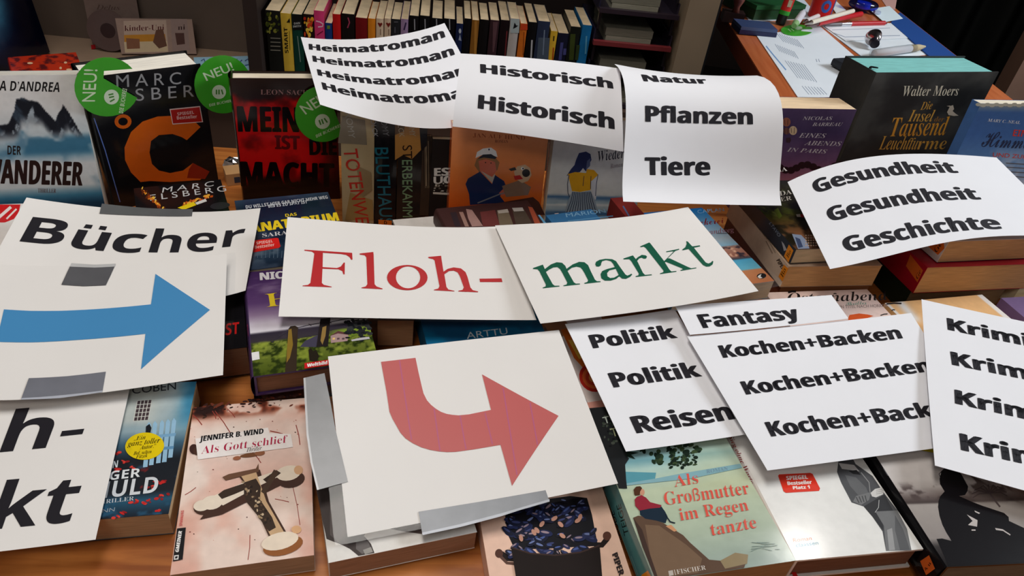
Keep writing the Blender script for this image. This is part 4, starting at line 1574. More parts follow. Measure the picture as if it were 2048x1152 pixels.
B.T('claassen', (1592, 1094.6), (1637, 1089), (1590.5, 1087.5), (110, 170, 190), 'sans')
B.T('Sieg ohne Worte', (1464, 872), (1508, 968), (1472, 868), (190, 60, 60), 'ital', on=B.spine)
mb = MB()
p0 = B.loc(at(1577, 1128, 0.02))
p0[1] = -0.001
mb.box((p0[0] + 0.002, -0.02, -B.t + 0.005), (p0[0] + 0.006, 0.05, -B.t + 0.006), (206, 34, 34))
o = mb.build('ribbon_marker', M['matte'], B.root)
o['label'] = 'red ribbon bookmark'
B.done()


def p_sil(u, v):
    n = fbm(u * 12, v * 18, 51)
    c = ramp(v, [(0, (20, 18, 20)), (0.10, (60, 56, 56)), (0.14, (150, 142, 138)), (0.32, (166, 158, 152)), (0.33, (70, 60, 58)), (0.37, (120, 108, 104)), (0.42, (190, 182, 178)), (0.46, (206, 199, 195)), (1, (214, 207, 203))])
    c = mixc(c, (84, 72, 70), ss(0.45, 0.6, n) * ss(0.33, 0.35, v) * ss(0.46, 0.40, v))
    c = mixc(c, (96, 84, 80), ss(0.48, 0.58, fbm(u * 14 + v * 9, v * 10, 52)) * ss(0.4, 0.5, u) * ss(0.3, 0.36, v) * ss(0.66, 0.5, v))
    return c


f = lying((1894, 1134), (2215, 1119), 0.05, h=0.215)
B = Book('hardback', 'black hardback with a seated silhouette before palms, lower right of the table', t=0.04, cover=(18, 17, 20), pages=(122, 112, 94), hard=True, paint=p_sil, **f)
BK = (18, 16, 20)
B.P([(1889, 983), (1880, 968), (1879, 958), (1883, 942), (1895, 930), (1910, 932), (1923, 949), (1936, 973), (1935, 982), (1930, 990), (1918, 992), (1940, 1002), (1963, 1011), (2008, 1026), (2017, 1034), (2018, 1042), (2048, 1056), (2100, 1070), (2206, 1104), (2208, 1117), (1897, 1132), (1873, 1078), (1884, 1077), (1903, 1082), (1892, 1064), (1885, 1050), (1879, 1032), (1876, 1014), (1877, 1002), (1880, 993)], BK)
B.P([(1933.5, 1029), (1955, 1040.5), (1954, 1053.5), (1936, 1050), (1945, 1042)], (196, 188, 184))
B.P([(1949, 1021), (1960, 1026), (1958, 1028), (1950, 1024)], (196, 188, 184))
B.P([(1943, 1059), (1951, 1059), (1951, 1061.5), (1943, 1061.5)], (196, 188, 184))
B.P([(1990, 1056), (2005, 1058.5), (2021, 1069), (2020, 1071), (2006, 1062), (1992, 1060)], (196, 188, 184))
B.L([(1881, 955), (1878, 948), (1884, 942)], 1.4, BK)
B.L([(1880, 962), (1885, 972), (1889, 980)], 1.6, BK)
for ang in range(9):
    a_ = math.radians(200 - 26 * ang)
    B.L([(1979, 986), (1979 + 22 * math.cos(a_), 986 - 14 * math.sin(a_) - 3), (1979 + 36 * math.cos(a_), 990 - 17 * math.sin(a_))], 2.4, (78, 66, 66))
B.L([(1979, 986), (1992, 1004), (2000, 1014)], 3.5, (84, 72, 72))
B.sticker([(1836, 900), (1866, 896), (1868, 906), (1858, 904)], (230, 206, 20), label='yellow paper corner')
S_ = B.spine
B.sticker([(1848, 1122), (1866, 1110), (1878, 1137), (1860, 1150)], (206, 96, 34), name='library_label', label='orange library label on the black spine', on=S_, m='matte', texts=[('4 u', (1861, 1142), (1871, 1126), (1855, 1139), (40, 22, 16), 'ital')])
B.L([(1774, 936), (1783, 951)], 1.4, (150, 150, 160), on=S_)
B.done()

# two hardbacks stacked: the one with fence posts on top
f = lying((513, 775), (752, 743), 0.0305, h=0.16)
B = Book('hardback', 'dark hardback underneath the purple village thriller', t=0.03, cover=(34, 28, 32), pages=(128, 88, 66), hard=True, **f)
B.done()


def p_fence(u, v):
    n = fbm(u * 10, v * 14, 61)
    m_ = fbm(u * 30, v * 40, 62)
    c = ramp(v, [(0, (70, 84, 24)), (0.27, (130, 140, 60)), (0.29, (60, 54, 60)), (0.36, (50, 44, 56)), (0.38, (222, 216, 222)), (0.46, (206, 196, 212)), (0.54, (150, 126, 158)), (0.66, (96, 66, 116)), (1, (66, 40, 88))])
    c = mixc(c, (40, 52, 18), ss(0.4, 0.65, m_) * ss(0.3, 0.26, v))
    c = mixc(c, (150, 164, 60), ss(0.55, 0.7, n) * ss(0.3, 0.26, v) * 0.7)
    c = mixc(c, (170, 150, 176), ss(0.5, 0.75, fbm(u * 3, v * 9, 63)) * ss(0.4, 0.5, v) * 0.5)
    c = mixc(c, (126, 150, 50), ss(0.55, 0.8, u) * ss(0.33, 0.3, v) * ss(0.2, 0.27, v))
    return c


f = lying((507, 753), (757, 719), 0.062, up=(600, 535))
B = Book('hardback', 'purple village thriller with mossy fence posts and a farmhouse on its cover', t=0.029, cover=(70, 46, 90), pages=(136, 94, 70), hard=True, paint=p_fence, **f)
B.P([(610, 682), (640, 668), (640, 694), (600, 694)], (70, 66, 84))
B.P([(661, 672), (676, 664), (694, 666), (697, 672), (695, 682), (662, 686)], (170, 140, 138))
B.P([(660, 672), (676, 662), (696, 666), (698, 670), (676, 667)], (96, 60, 60))
for x in (665, 674, 684):
    B.P([(x, 676), (x + 5, 675.4), (x + 5, 679), (x, 679.6)], (236, 196, 120) if x < 670 else (90, 70, 76))
for _ in range(60):
    B.E(random.uniform(688, 742), random.uniform(640, 680), random.uniform(2, 6), random.uniform(1.5, 4), random.choice([(38, 40, 44), (54, 56, 56), (28, 30, 34)]))
B.P([(702, 680), (720, 676), (738, 674), (740, 678), (704, 683)], (190, 186, 190))
for pts in (((544, 684), (560, 672), (577, 662)), ((594, 656), (620, 650), (642, 646)), ((596, 676), (620, 672), (640, 668)), ((660, 645), (700, 636)), ((660, 660), (690, 654))):
    B.L(pts, 1.3, (60, 54, 66))
    for x, y in pts:
        B.L([(x - 3, y - 2), (x + 3, y + 2)], 1.2, (60, 54, 66))
B.P([(577, 658), (581, 653), (590, 652), (596, 655), (594, 700), (593, 742), (570, 745), (574, 700)], (58, 46, 36))
B.P([(577, 660), (583, 658), (586, 690), (580, 716), (573, 726), (574, 700)], (138, 110, 44))
B.P([(641, 638), (661, 636), (656, 693), (633, 694)], (40, 34, 34))
B.P([(645, 655), (653, 652), (651, 672), (645, 690), (641, 682)], (150, 120, 66))
B.P([(617, 700), (622, 696), (626, 703), (632, 700), (638, 712), (634, 724), (619, 722)], (40, 34, 26))
B.T('NICOL', (520, 561), (603, 554), (519, 546), (226, 222, 226), 'black')
B.T('H', (534, 615), (588, 608), (530, 589), (236, 206, 50), 'serif')
B.sticker([(609, 727), (700, 714), (701, 725), (609, 738)], (206, 36, 40), name='publisher_label', label='red label with white lettering', texts=[('Weltbild', (614, 735), (655, 729), (614, 728), (244, 240, 238), 'black')])
B.sticker([(503, 706), (518, 703.5), (519.5, 719), (504.5, 722)], (232, 230, 228), name='blank_label', label='small blank white label', m='matte')
B.done()


def p_storm(u, v):
    n = fbm(u * 5, v * 7, 71)
    c = ramp(v, [(0, (24, 34, 52)), (0.18, (40, 62, 84)), (0.34, (18, 30, 48)), (0.6, (34, 44, 66)), (0.85, (22, 30, 52)), (1, (50, 66, 92))])
    c = mixc(c, (110, 126, 140), ss(0.5, 0.72, n) * ss(0.32, 0.2, v) * ss(0.05, 0.15, v))
    return mixc(c, (70, 84, 104), ss(0.55, 0.75, n) * 0.6)


f = lying((498, 541), (707, 514), 0.064, up=(580, 391))
B = Book('paperback', 'stormy blue thriller with yellow title, lying beyond the purple one', t=0.03, cover=(28, 36, 56), paint=p_storm, **f)
B.T('DU WILLST HIER GAR NICHT MEHR WEG', (492, 417.5), (656, 397), (491, 411), (214, 218, 224), 'bold')
B.T('BIS ES ZU SPÄT IST', (537, 415.5), (615, 406.6), (536.6, 408.5), (214, 218, 224), 'bold')
YL = (236, 204, 40)
B.T('DAS', (571, 434), (594, 431), (570, 428), YL, 'bold')
B.T('SANATORIUM', (486, 468), (679, 441), (483, 450), YL, 'black')
B.T('SARAH', (525, 474.8), (590, 467), (524, 467), (210, 206, 206), 'serif')
for k in range(8):
    B.L([(515 + 8 * k, 516), (516 + 8 * k, 502 - 3 * (k % 3))], 1.2, (90, 110, 130))
B.sticker([(508, 483), (511, 481), (553, 476), (557, 477), (561, 493), (558, 496), (508, 505), (505, 503)], (214, 36, 32), label='red rounded bestseller sticker', texts=[('SPIEGEL', (513, 489.5), (546, 485), (512.5, 484), (236, 190, 180), 'bold'), ('Bestseller', (510, 498), (549, 492.5), (509.5, 491.5), (236, 190, 180), 'bold')])
B.done()


def p_black(u, v):
    return mixc((20, 19, 22), (120, 116, 114), ss(0.55, 0.9, v + 0.25 * (fbm(u * 6, v * 6, 81) - 0.5)))


f = lying((300, 718), (494, 694), 0.045, h=0.19)
B = Book('paperback', 'black thriller with red lettering showing right beside the blue arrow sign', t=0.042, cover=(24, 23, 26), pages=(146, 104, 78), paint=p_black, **f)
B.T('ANGST', (392, 679), (478, 667), (394, 655), (206, 34, 32), 'bold')
B.done()

# red and white book at the far left
f = lying((-150, 500), (16, 492), 0.05, up=(20, 408))
B = Book('paperback', 'white paperback with red painted strokes at the left edge beside the big lettered sign', t=0.05, cover=(232, 226, 222), **f)
B.P([(-60, 409), (41, 409), (38, 424), (28, 438), (10, 445), (-60, 446)], (206, 30, 32))
B.L([(-8, 440), (22, 414)], 6, (236, 222, 216))
B.L([(13, 438), (33, 418)], 3.4, (236, 222, 216))
B.done()


def p_teal(u, v):
    n = fbm(u * 4, v * 6, 91)
    return mixc((10, 116, 162), (18, 88, 130), ss(0.35, 0.7, n))


f = lying((872, 762), (1122, 736), 0.04, h=0.2)
B = Book('paperback', 'teal blue paperback with thin white capitals between the two arrow and market signs', t=0.035, cover=(12, 108, 154), paint=p_teal, gloss=False, **f)
B.T('ARTTU', (934, 678), (1016, 668), (932, 665), (226, 234, 236), 'sans')
B.T('TUOMAINEN', (918, 699), (1086, 677), (915, 685), (226, 234, 236), 'sans')
B.done()
f = lying((754, 640), (828, 641), 0.045, h=0.1)
B = Book('paperback', 'worn brown paperback showing its page edges under the red lettered sign', t=0.042, cover=(92, 66, 50), pages=(188, 146, 108), gloss=False, **f)
B.done()

f = lying((1184, 824), (1300, 809), 0.03, h=0.17)
B = Book('paperback', 'pale cookbook with orange and red swirls showing beside the politics sign', t=0.028, cover=(226, 212, 206), gloss=False, **f)
B.P([(1080, 640), (1126, 636), (1146, 660), (1120, 676), (1098, 664)], (190, 132, 92))
B.P([(1122, 660), (1134, 656), (1165, 700), (1196, 760), (1216, 790), (1200, 786), (1170, 740), (1148, 716)], (222, 110, 30))
B.P([(1136, 680), (1144, 680), (1166, 716), (1158, 718)], (240, 190, 70))
for q, col in ((26, (196, 44, 30)), (20, (226, 104, 50)), (14, (206, 60, 36)), (8, (236, 150, 80))):
    B.E(1186, 756, q * 1.15, q, col, 0.8)
B.P([(1170, 806), (1206, 800), (1212, 816), (1176, 820)], (226, 160, 144))
B.done()

# second dark thriller by the same lettering lying in front of the orange ring cover
f = lying((281, 500), (474, 474), 0.056, up=(372, 366))
B = Book('paperback', 'black thriller with flames and white spaced capitals lying before the orange ring cover', t=0.03, cover=(22, 20, 22), **f)
SV = (206, 206, 208)
B.T('MARC', (324, 385.5), (427, 372), (326, 375), SV, 'spaced')
B.T('ELSBERG', (300.6, 401.5), (453, 382), (299.5, 390), SV, 'spaced')
for _ in range(46):
    k = random.random()
    B.E(284 + 42 * k + random.uniform(-5, 5), 380 + 38 * k + random.uniform(-4, 4), random.uniform(1, 4), random.uniform(1, 3), random.choice([(226, 130, 40), (150, 66, 24), (240, 190, 70), (90, 40, 20)]), random.uniform(0, 3))
for _ in range(30):
    k = random.random()
    B.E(360 + 64 * k + random.uniform(-4, 4), 410 - 18 * k + random.uniform(-3, 3), random.uniform(1, 5), random.uniform(1, 2.5), random.choice([(226, 110, 34), (190, 80, 24), (240, 170, 60)]), -0.4)
B.P([(355, 416), (387, 404), (393, 410.5), (368, 420)], (236, 206, 30))
B.P([(390, 406), (411, 398), (414, 403), (394, 410)], (222, 220, 216))
B.E(440, 412, 20, 7, (44, 42, 46), -0.1)
B.done()

# dark brown picture book
f = lying((917, 500), (1110, 478), 0.083, up=(985, 407))
B = Book('hardback', 'dark brown book with shelf pictures lying before the captain cover', t=0.03, cover=(62, 36, 34), hard=True, gloss=False, **f)
for pts, col in (([(994, 421), (1015, 418), (1027, 450), (999, 450)], (110, 96, 78)), ([(995, 421), (1015, 418), (1018, 425), (997, 427)], (170, 160, 150)),
                 ([(1024, 416), (1047, 417), (1066, 450), (1032, 450)], (76, 64, 54)), ([(1024, 416), (1045, 415), (1048, 422), (1028, 423)], (176, 168, 160)),
                 ([(1056, 413), (1065, 415), (1081, 447), (1070, 449)], (160, 74, 50)), ([(960, 424), (990, 420), (1000, 452), (966, 453)], (104, 50, 48)),
                 ([(918, 424), (926, 424), (938, 453), (930, 453)], (150, 116, 104)), ([(932, 418), (944, 420), (966, 452), (944, 453), (936, 436)], (160, 124, 116)),
                 ([(900, 425), (912, 424), (922, 453), (910, 453)], (44, 34, 40))):
    B.P(pts, col)
B.done()
f = lying((800, 476), (905, 466), 0.06, up=(850, 434))
B = Book('booklet', 'plain white booklet whose corner shows before the dark brown picture book', t=0.004, cover=(214, 208, 202), gloss=False, **f)
B.done()

f = lying((1166, 520), (1262, 504), 0.082, up=(1170, 420))
B = Book('paperback', 'blue paperback with faint pale capitals lying below the woman with yellow top', t=0.025, cover=(52, 110, 158), gloss=False, **f)
B.T('MARION', (1133, 434.5), (1212, 425), (1130.5, 427), (130, 176, 206), 'sans')
B.L([(1136, 442), (1226, 432)], 2, (90, 146, 186))
B.done()
f = lying((1114, 500), (1132, 497.5), 0.078, up=(1102, 427))
B = Book('booklet', 'light blue booklet with a round red dot beside the blue paperback', t=0.02, cover=(104, 172, 214), gloss=False, **f)
B.P([(1109, 427), (1117, 426), (1128, 446), (1116, 446)], (196, 170, 156))
B.E(1113, 437, 8, 6, (206, 58, 68))
B.done()
f = lying((1290, 480), (1330, 476), 0.095, up=(1250, 394))
B = Book('paperback', 'rusty red paperback half under the hanging white sign', t=0.03, cover=(140, 40, 34), gloss=False, **f)
B.L([(1246, 412), (1258, 432)], 3, (90, 110, 150))
B.done()


def p_beach(u, v):
    n = fbm(u * 12, v * 20, 101)
    c = ramp(v, [(0, (196, 120, 76)), (0.15, (206, 136, 92)), (0.165, (110, 186, 210)), (0.28, (84, 170, 206)), (0.295, (70, 70, 80)), (0.33, (150, 96, 80)), (0.45, (190, 140, 120)), (0.47, (150, 196, 220)), (0.56, (206, 220, 226)), (0.75, (150, 196, 226)), (1, (20, 116, 190))])
    c = mixc(c, (60, 50, 60), ss(0.55, 0.68, n) * ss(0.29, 0.31, v) * ss(0.47, 0.43, v))
    c = mixc(c, (230, 180, 150), ss(0.55, 0.7, fbm(u * 20, v * 26, 102)) * ss(0.31, 0.34, v) * ss(0.46, 0.42, v))
    return c


f = lying((1352, 588), (1549, 562), 0.075, up=(1476, 409))
B = Book('paperback', 'holiday novel with blue sky, seaside town and sandy beach, right of the green lettered sign', t=0.03, cover=(120, 170, 200), paint=p_beach, **f)
B.T('Backerei', (1374, 453), (1449, 446.5), (1371, 439), (160, 40, 50), 'script')
B.T('am Strandweg', (1372, 474), (1469, 463.5), (1370, 464), (176, 120, 130), 'ital')
B.L([(1434, 467), (1455, 467)], 2, (120, 130, 140))
B.T('CAPLAN', (1396, 427), (1449, 422.5), (1394, 420), (150, 196, 230), 'sans')
B.E(1523, 552, 9.5, 5.5, (24, 22, 26), -0.1)
B.P([(1517, 551), (1523, 548), (1521, 553), (1525, 556), (1519, 557), (1515, 554)], (236, 230, 224))
B.done()

# middle stack: three books
f = lying((1562, 573), (1740, 571), 0.0405, h=0.19)
B = Book('paperback', 'reddish brown book at the bottom of the middle stack', t=0.037, cover=(104, 52, 36), pages=(150, 96, 60), gloss=False, **f)
B.done()
f = lying((1577, 533), (1765, 531), 0.078, h=0.19)
B = Book('paperback', 'thick book with beige spine in the middle of the stack under the curved sign', t=0.0365, cover=(176, 150, 128), pages=(206, 158, 106), gloss=False, spine=(206, 184, 164), **f)
S_ = B.spine
B.T('PIPER', (1552.5, 521), (1564.5, 541), (1559, 517), (50, 36, 30), 'black', on=S_)
B.L([(1532, 482), (1545, 507)], 2.2, (150, 130, 112), on=S_)
B.L([(1538, 482), (1551, 506)], 2.2, (160, 140, 122), on=S_)
B.sticker([(1568, 529), (1577, 537), (1565, 563), (1557, 553)], (232, 140, 40), name='library_label', label='orange handwritten library label', on=S_, m='matte', texts=[('Bo', (1566, 556), (1573, 539), (1560, 552), (80, 50, 20), 'ital')])
B.done()


def p_paint(u, v):
    n = fbm(u * 5, v * 8, 111)
    c = ramp(v, [(0, (90, 62, 44)), (0.18, (150, 100, 70)), (0.3, (100, 70, 40)), (0.5, (70, 76, 30)), (0.75, (52, 56, 34)), (1, (34, 32, 30))])
    c = mixc(c, (36, 32, 22), ss(0.45, 0.7, n))
    return mixc(c, (120, 126, 60), ss(0.6, 0.75, fbm(u * 7, v * 6, 112)) * ss(0.3, 0.5, v))


f = lying((1592, 499), (1768, 492), 0.104, h=0.19)
B = Book('paperback', 'book with a painted country scene on top of the middle stack', t=0.024, cover=(50, 50, 54), pages=(206, 182, 146), paint=p_paint, spine=(46, 52, 62), **f)
B.P([(1584, 468), (1602, 470), (1612, 480), (1619, 497), (1596, 498)], (150, 166, 196))
B.P([(1590, 474), (1600, 478), (1606, 494), (1597, 496)], (70, 84, 120))
for k in range(6):
    for j in range(5):
        B.E(1612 + 5 * k, 471 + 5 * j, 1.7, 1.5, (206, 176, 150))
B.P([(1548, 420), (1556, 416), (1564, 432), (1558, 438)], (96, 110, 40))
B.P([(1592, 429), (1600, 428), (1604, 434), (1594, 434)], (206, 196, 180))
B.P([(1600, 429), (1606, 428), (1608, 435), (1602, 435)], (190, 40, 30))
B.T('NIA', (1546, 345), (1575, 342), (1544, 337), (206, 196, 190), 'serif')
B.T('DA', (1560, 392), (1584, 388), (1558, 383), (206, 200, 190), 'serif')
B.T('ER', (1562, 403), (1584, 400), (1560, 395), (206, 200, 190), 'serif')
S_ = B.spine
B.T('LTAVO', (1538, 447), (1557, 474), (1543, 444), (140, 150, 166), 'sans', on=S_)
B.P([(1563, 482), (1568, 488), (1574, 500), (1568, 502)], (170, 170, 176), on=S_)
B.sticker([(1578, 489), (1587, 501), (1577, 525), (1568, 512)], (232, 140, 40), name='library_label', label='orange handwritten library label', on=S_, m='matte', texts=[('Bo', (1577, 517), (1583, 503), (1572, 513), (80, 50, 20), 'ital')])
B.done()

f = lying((1655, 752), (1882, 738), 0.036, up=(1660, 581))
B = Book('paperback', 'pale pink thriller with black brush lettering before the middle stack', t=0.034, cover=(240, 214, 204), gloss=False, **f)
IK = (26, 22, 24)
B.T('Osternabend', (1576, 605), (1778, 600), (1573, 586), IK, 'ital')
B.T('Thriller', (1692, 611), (1733, 608.5), (1691, 604), (120, 170, 150), 'script')
B.T('EIN TITEL NACH HORROR', (1676, 617), (1776, 614), (1675, 611), (150, 130, 126), 'sans')
B.P([(1696, 637), (1699, 630), (1718, 627), (1735, 629), (1747, 632), (1730, 638), (1716, 645), (1698, 646)], (226, 92, 34))
for a_, b_, w_ in (((1773, 608), (1803, 607), 3), ((1667, 588), (1673, 588), 2), ((1783, 621), (1790, 620), 2), ((1576, 585), (1592, 583), 4), ((1761, 631), (1775, 628), 2)):
    B.L([a_, ((a_[0] + b_[0]) / 2, (a_[1] + b_[1]) / 2 - 1), b_], w_, IK)
B.done()

# right stack
f = lying((1822, 583), (2012, 578), 0.0385, h=0.2)
B = Book('paperback', 'dark green book at the bottom of the right stack', t=0.0375, cover=(26, 36, 22), pages=(120, 96, 70), gloss=False, **f)
B.done()
f = lying((1855, 535), (2082, 527), 0.086, h=0.2)
B = Book('paperback', 'thick book with crimson spine under the white spined one, right stack', t=0.047, cover=(150, 20, 36), pages=(206, 158, 106), spine=(166, 20, 38), **f)
B.sticker([(1821, 509), (1846, 541), (1835, 565), (1812, 532)], (212, 100, 34), name='library_label', label='orange library label on the crimson spine', on=B.spine, m='matte', texts=[('Ge', (1836, 559), (1843, 543), (1831, 554), (80, 36, 16), 'ital')])
B.done()
f = lying((1898, 483), (2140, 474), 0.124, h=0.2)
B = Book('paperback', 'thick book with white spine and orange label on top of the right stack', t=0.037, cover=(212, 204, 198), pages=(206, 160, 112), spine=(216, 206, 200), back=(30, 32, 52), **f)
B.sticker([(1852, 489), (1887, 478), (1889, 497), (1876, 510)], (230, 110, 34), name='library_label', label='orange handwritten library label on the white spine', on=B.spine, m='matte', texts=[('Ge', (1874, 506), (1884, 488), (1867, 500), (60, 34, 20), 'ital')])
B.done()


def p_tan(u, v):
    e = np.minimum(u - 0.02, 0.955 - u)
    c = mixc((230, 224, 218), (226, 178, 122), ss(0.0, 0.02, e))
    return mixc(c, (222, 218, 214), np.exp(-((u - 0.13 - 0.1 * (v - 0.85)) / 0.05) ** 2) * ss(0.7, 0.8, v))


f = lying((1948, 780), (2160, 752), 0.036, up=(1920, 593))
B = Book('paperback', 'sand coloured book with white border under the crime sign by the right stack', t=0.034, cover=(226, 180, 126), paint=p_tan, gloss=False, **f)
B.done()
f = lying((2172, 740), (2370, 722), 0.03, up=(2070, 592))
B = Book('paperback', 'mauve book at the right edge beyond the crime sign', t=0.028, cover=(112, 88, 130), gloss=False, **f)
B.done()
f = lying((2040, 576), (2240, 570), 0.036, h=0.15)
B = Book('paperback', 'cream page edged book at the right edge behind the mauve one', t=0.035, cover=(226, 216, 180), pages=(236, 226, 190), gloss=False, **f)
B.done()
# ------------------------------------------------------------------ signs
WPAP = (240, 240, 244)
WLAM = (235, 231, 227)
INK = (34, 32, 38)


def film_ring(p, root, m=0.045, mv=None, sides='lrbt'):
    """clear margin of the laminate round the sheet"""
    mv = mv or m * 1.4
    l, r_, b, t = (m if 'l' in sides else 0), (m if 'r' in sides else 0), (mv if 'b' in sides else 0), (mv if 't' in sides else 0)
    o_, i_ = [], []
    n = 20
    for k in range(n):
        o_.append((-l + (1 + l + r_) * k / n, -b)); i_.append((k / n, 0))
    for k in range(n):
        o_.append((1 + r_, -b + (1 + b + t) * k / n)); i_.append((1, k / n))
    for k in range(n):
        o_.append((1 + r_ - (1 + l + r_) * k / n, 1 + t)); i_.append((1 - k / n, 1))
    for k in range(n):
        o_.append((-l, 1 + t - (1 + b + t) * k / n)); i_.append((0, 1 - k / n))
    # round the outer corners a little
    for c in (0, n, 2 * n, 3 * n):
        a, b2 = np.array(o_[c - 1]), np.array(o_[(c + 1) % (4 * n)])
        o_[c] = tuple(0.4 * np.array(o_[c]) + 0.3 * (a * 0.25 + np.array(o_[c]) * 0.75) + 0.3 * (b2 * 0.25 + np.array(o_[c]) * 0.75))
    O, I = np.array(o_), np.array(i_)
    po, pi = p.S(O[:, 0], O[:, 1]), p.S(I[:, 0], I[:, 1])
    q = len(po)
    mb = MB()
    mb.add(np.concatenate([po, pi]), [(k, (k + 1) % q, q + (k + 1) % q, q + k) for k in range(q) if np.linalg.norm(po[k] - pi[k]) > 1e-6 or np.linalg.norm(po[(k + 1) % q] - pi[(k + 1) % q]) > 1e-6], (255, 255, 255))
    o = mb.build('laminate_margin', M['film'], root)
    o['label'] = 'clear film margin'
    return o


def tape(p, root, pp, col, label, strip=None):
    mb = MB()
    uv = np.array([p.inv(*q) for q in pp])
    tri = tessellate_polygon([[Vector((a, b, 0)) for a, b in uv]])
    h = p.layer() + 0.0003
    p.put(mb, uv, tri, col, h, 0)
    if strip:
        uv2 = np.array([p.inv(*q) for q in strip[0]])
        p.put(mb, uv2, tessellate_polygon([[Vector((a, b, 0)) for a, b in uv2]]), strip[1], h + 0.0001, 0)
    o = mb.build('duct_tape', M['tape'], root)
    o['label'] = label
    return o


def sign(name, label, net, laminated=False, group=None, **kw):
    p = Patch(net, **kw)
    c = p.S(0.5, 0.5)[0]
    root = empty(name, (0, 0, 0))
    tag(root, label, 'sign', group)
    mb = MB()
    p.sheet(mb, WLAM if laminated else WPAP)
    return p, root, mb


def finish(root, mb, laminated=False):
    mb.build('sheet', M['lam'] if laminated else M['paper'], root, smooth=False)


# lower left: h- / kt
p, r, mb = sign('laminated_sign', 'white laminated sign with black slanted letters h- and kt at the lower left edge', [[(-190, 800, 0.037), (36, 787, 0.037), (262, 766, 0.037)], [(-260, 1130, 0.037), (-36, 1107, 0.037), (191, 1079, 0.037)]], True)
p.text(mb, 'h-', (-1, 905), (157, 889), (32, 818), INK, 'bold')
p.text(mb, 'kt', (-21, 1060), (139, 1044), (14, 960), INK, 'bold')
finish(r, mb, True)
film_ring(p, r, 0.07, 0.03, 'rb')

# Bücher
p, r, mb = sign('laminated_sign', 'white laminated sign reading Bücher in black, its top edge taped', [[(53, 395, 0.088), (205, 415, 0.075), (362, 424, 0.075), (521, 416, 0.085)], [(-45, 575, 0.070), (140, 600, 0.062), (330, 606, 0.062), (491, 581, 0.066)]], True)
for ch, BL_, BR_, TL_ in (('B', (39, 483), (121, 491), (66, 434)), ('u', (137, 495), (207, 502.5), (157, 459)), ('c', (218, 504), (281, 506), (236, 466.5)), ('h', (297, 505), (357, 505), (312, 457)), ('e', (370, 504), (429, 502), (380, 466)), ('r', (444, 495), (483, 491), (452, 461))):
    p.text(mb, ch, BL_, BR_, TL_, INK, 'bold')
fill(p, mb, [(172, 449), (186, 450.5), (182, 458), (167, 456)], INK)
fill(p, mb, [(201, 452), (214.5, 453.5), (211, 461), (197, 459)], INK)
finish(r, mb, True)
film_ring(p, r, 0.02, 0.03, 'r')
tape(p, r, [(204, 408), (295, 417), (386, 419), (384, 433), (290, 432), (199, 428)], (104, 104, 107), 'strip of grey tape')

# blue arrow
p, r, mb = sign('laminated_sign', 'white laminated sign with a blue arrow pointing right', [[(-150, 516, 0.090), (51, 531, 0.080), (252, 528, 0.080), (454, 507, 0.088)], [(-190, 785, 0.058), (24, 800, 0.052), (236, 781, 0.052), (446, 750, 0.056)]], True)
fill(p, mb, [(8, 619), (60, 622), (120, 622), (200, 618), (302, 609), (311, 548), (420, 620), (282, 739), (291, 668), (158, 680), (66, 685), (-7, 684)], (70, 140, 192))
finish(r, mb, True)
film_ring(p, r, 0.03, 0.05, 'r')
tape(p, r, [(143, 527), (190, 530), (232, 528), (222, 550), (212, 571), (168, 573), (123, 570)], (98, 98, 102), 'square of grey tape', ([(143, 527), (190, 530), (232, 528), (230, 534), (190, 536), (140, 534)], (206, 206, 206)))
tape(p, r, [(58, 757), (135, 753), (212, 744), (205, 785), (120, 797), (42, 800)], (122, 124, 134), 'strip of grey tape', ([(44, 797), (205, 782), (205, 785), (120, 797), (42, 800)], (190, 194, 206)))

# Floh-
p, r, mb = sign('laminated_sign', 'white laminated sign with red serif letters Floh-', [[(575, 434, 0.106), (720, 446, 0.102), (865, 454, 0.105), (1008, 452, 0.110)], [(557, 633, 0.078), (737, 636, 0.072), (905, 639, 0.072), (1073, 640, 0.076)]], True)
RDI = (186, 36, 40)


def cr(pts, ox, oy, k=3.7926):
    return [(ox + x / k, oy + y / k) for x, y in pts]


def ell(cx, cy, rx, ry, n=32):
    return [(cx + rx * math.cos(2 * math.pi * k / n), cy + ry * math.sin(2 * math.pi * k / n)) for k in range(n)]


for g in ([(413, 833), (775, 857), (778, 908), (768, 910), (755, 890), (730, 873), (690, 866), (553, 856), (551, 965), (660, 972), (690, 960), (712, 930), (720, 932), (718, 1020), (708, 1020), (700, 995), (670, 982), (550, 977), (545, 1085), (560, 1100), (620, 1113), (618, 1118), (398, 1110), (400, 1105), (440, 1100), (458, 1085), (488, 862), (470, 848), (413, 840)],
          [(832, 862), (935, 850), (938, 870), (945, 1095), (960, 1112), (1007, 1128), (1005, 1133), (845, 1125), (846, 1120), (878, 1112), (890, 1095), (882, 890), (870, 876), (832, 870)],
          [(1352, 888), (1450, 879), (1453, 905), (1468, 1000), (1500, 978), (1545, 967), (1600, 975), (1635, 1003), (1650, 1040), (1672, 1120), (1690, 1140), (1731, 1150), (1730, 1156), (1580, 1150), (1582, 1144), (1612, 1138), (1622, 1120), (1592, 1035), (1575, 1005), (1545, 992), (1510, 995), (1474, 1020), (1490, 1115), (1505, 1135), (1551, 1145), (1550, 1149), (1394, 1141), (1396, 1136), (1428, 1128), (1437, 1110), (1400, 915), (1388, 904), (1354, 897)],
          [(1740, 1053), (1908, 1050), (1915, 1078), (1745, 1078)]):
    p.fillpx(mb, cr(g, 500, 280), RDI)
p.fillpx(mb, cr(ell(1193, 1045, 154, 96), 500, 280), RDI, hole=cr(ell(1199, 1043, 92, 83), 500, 280)[::-1])
finish(r, mb, True)
film_ring(p, r, 0.02, 0.02, 'lb')

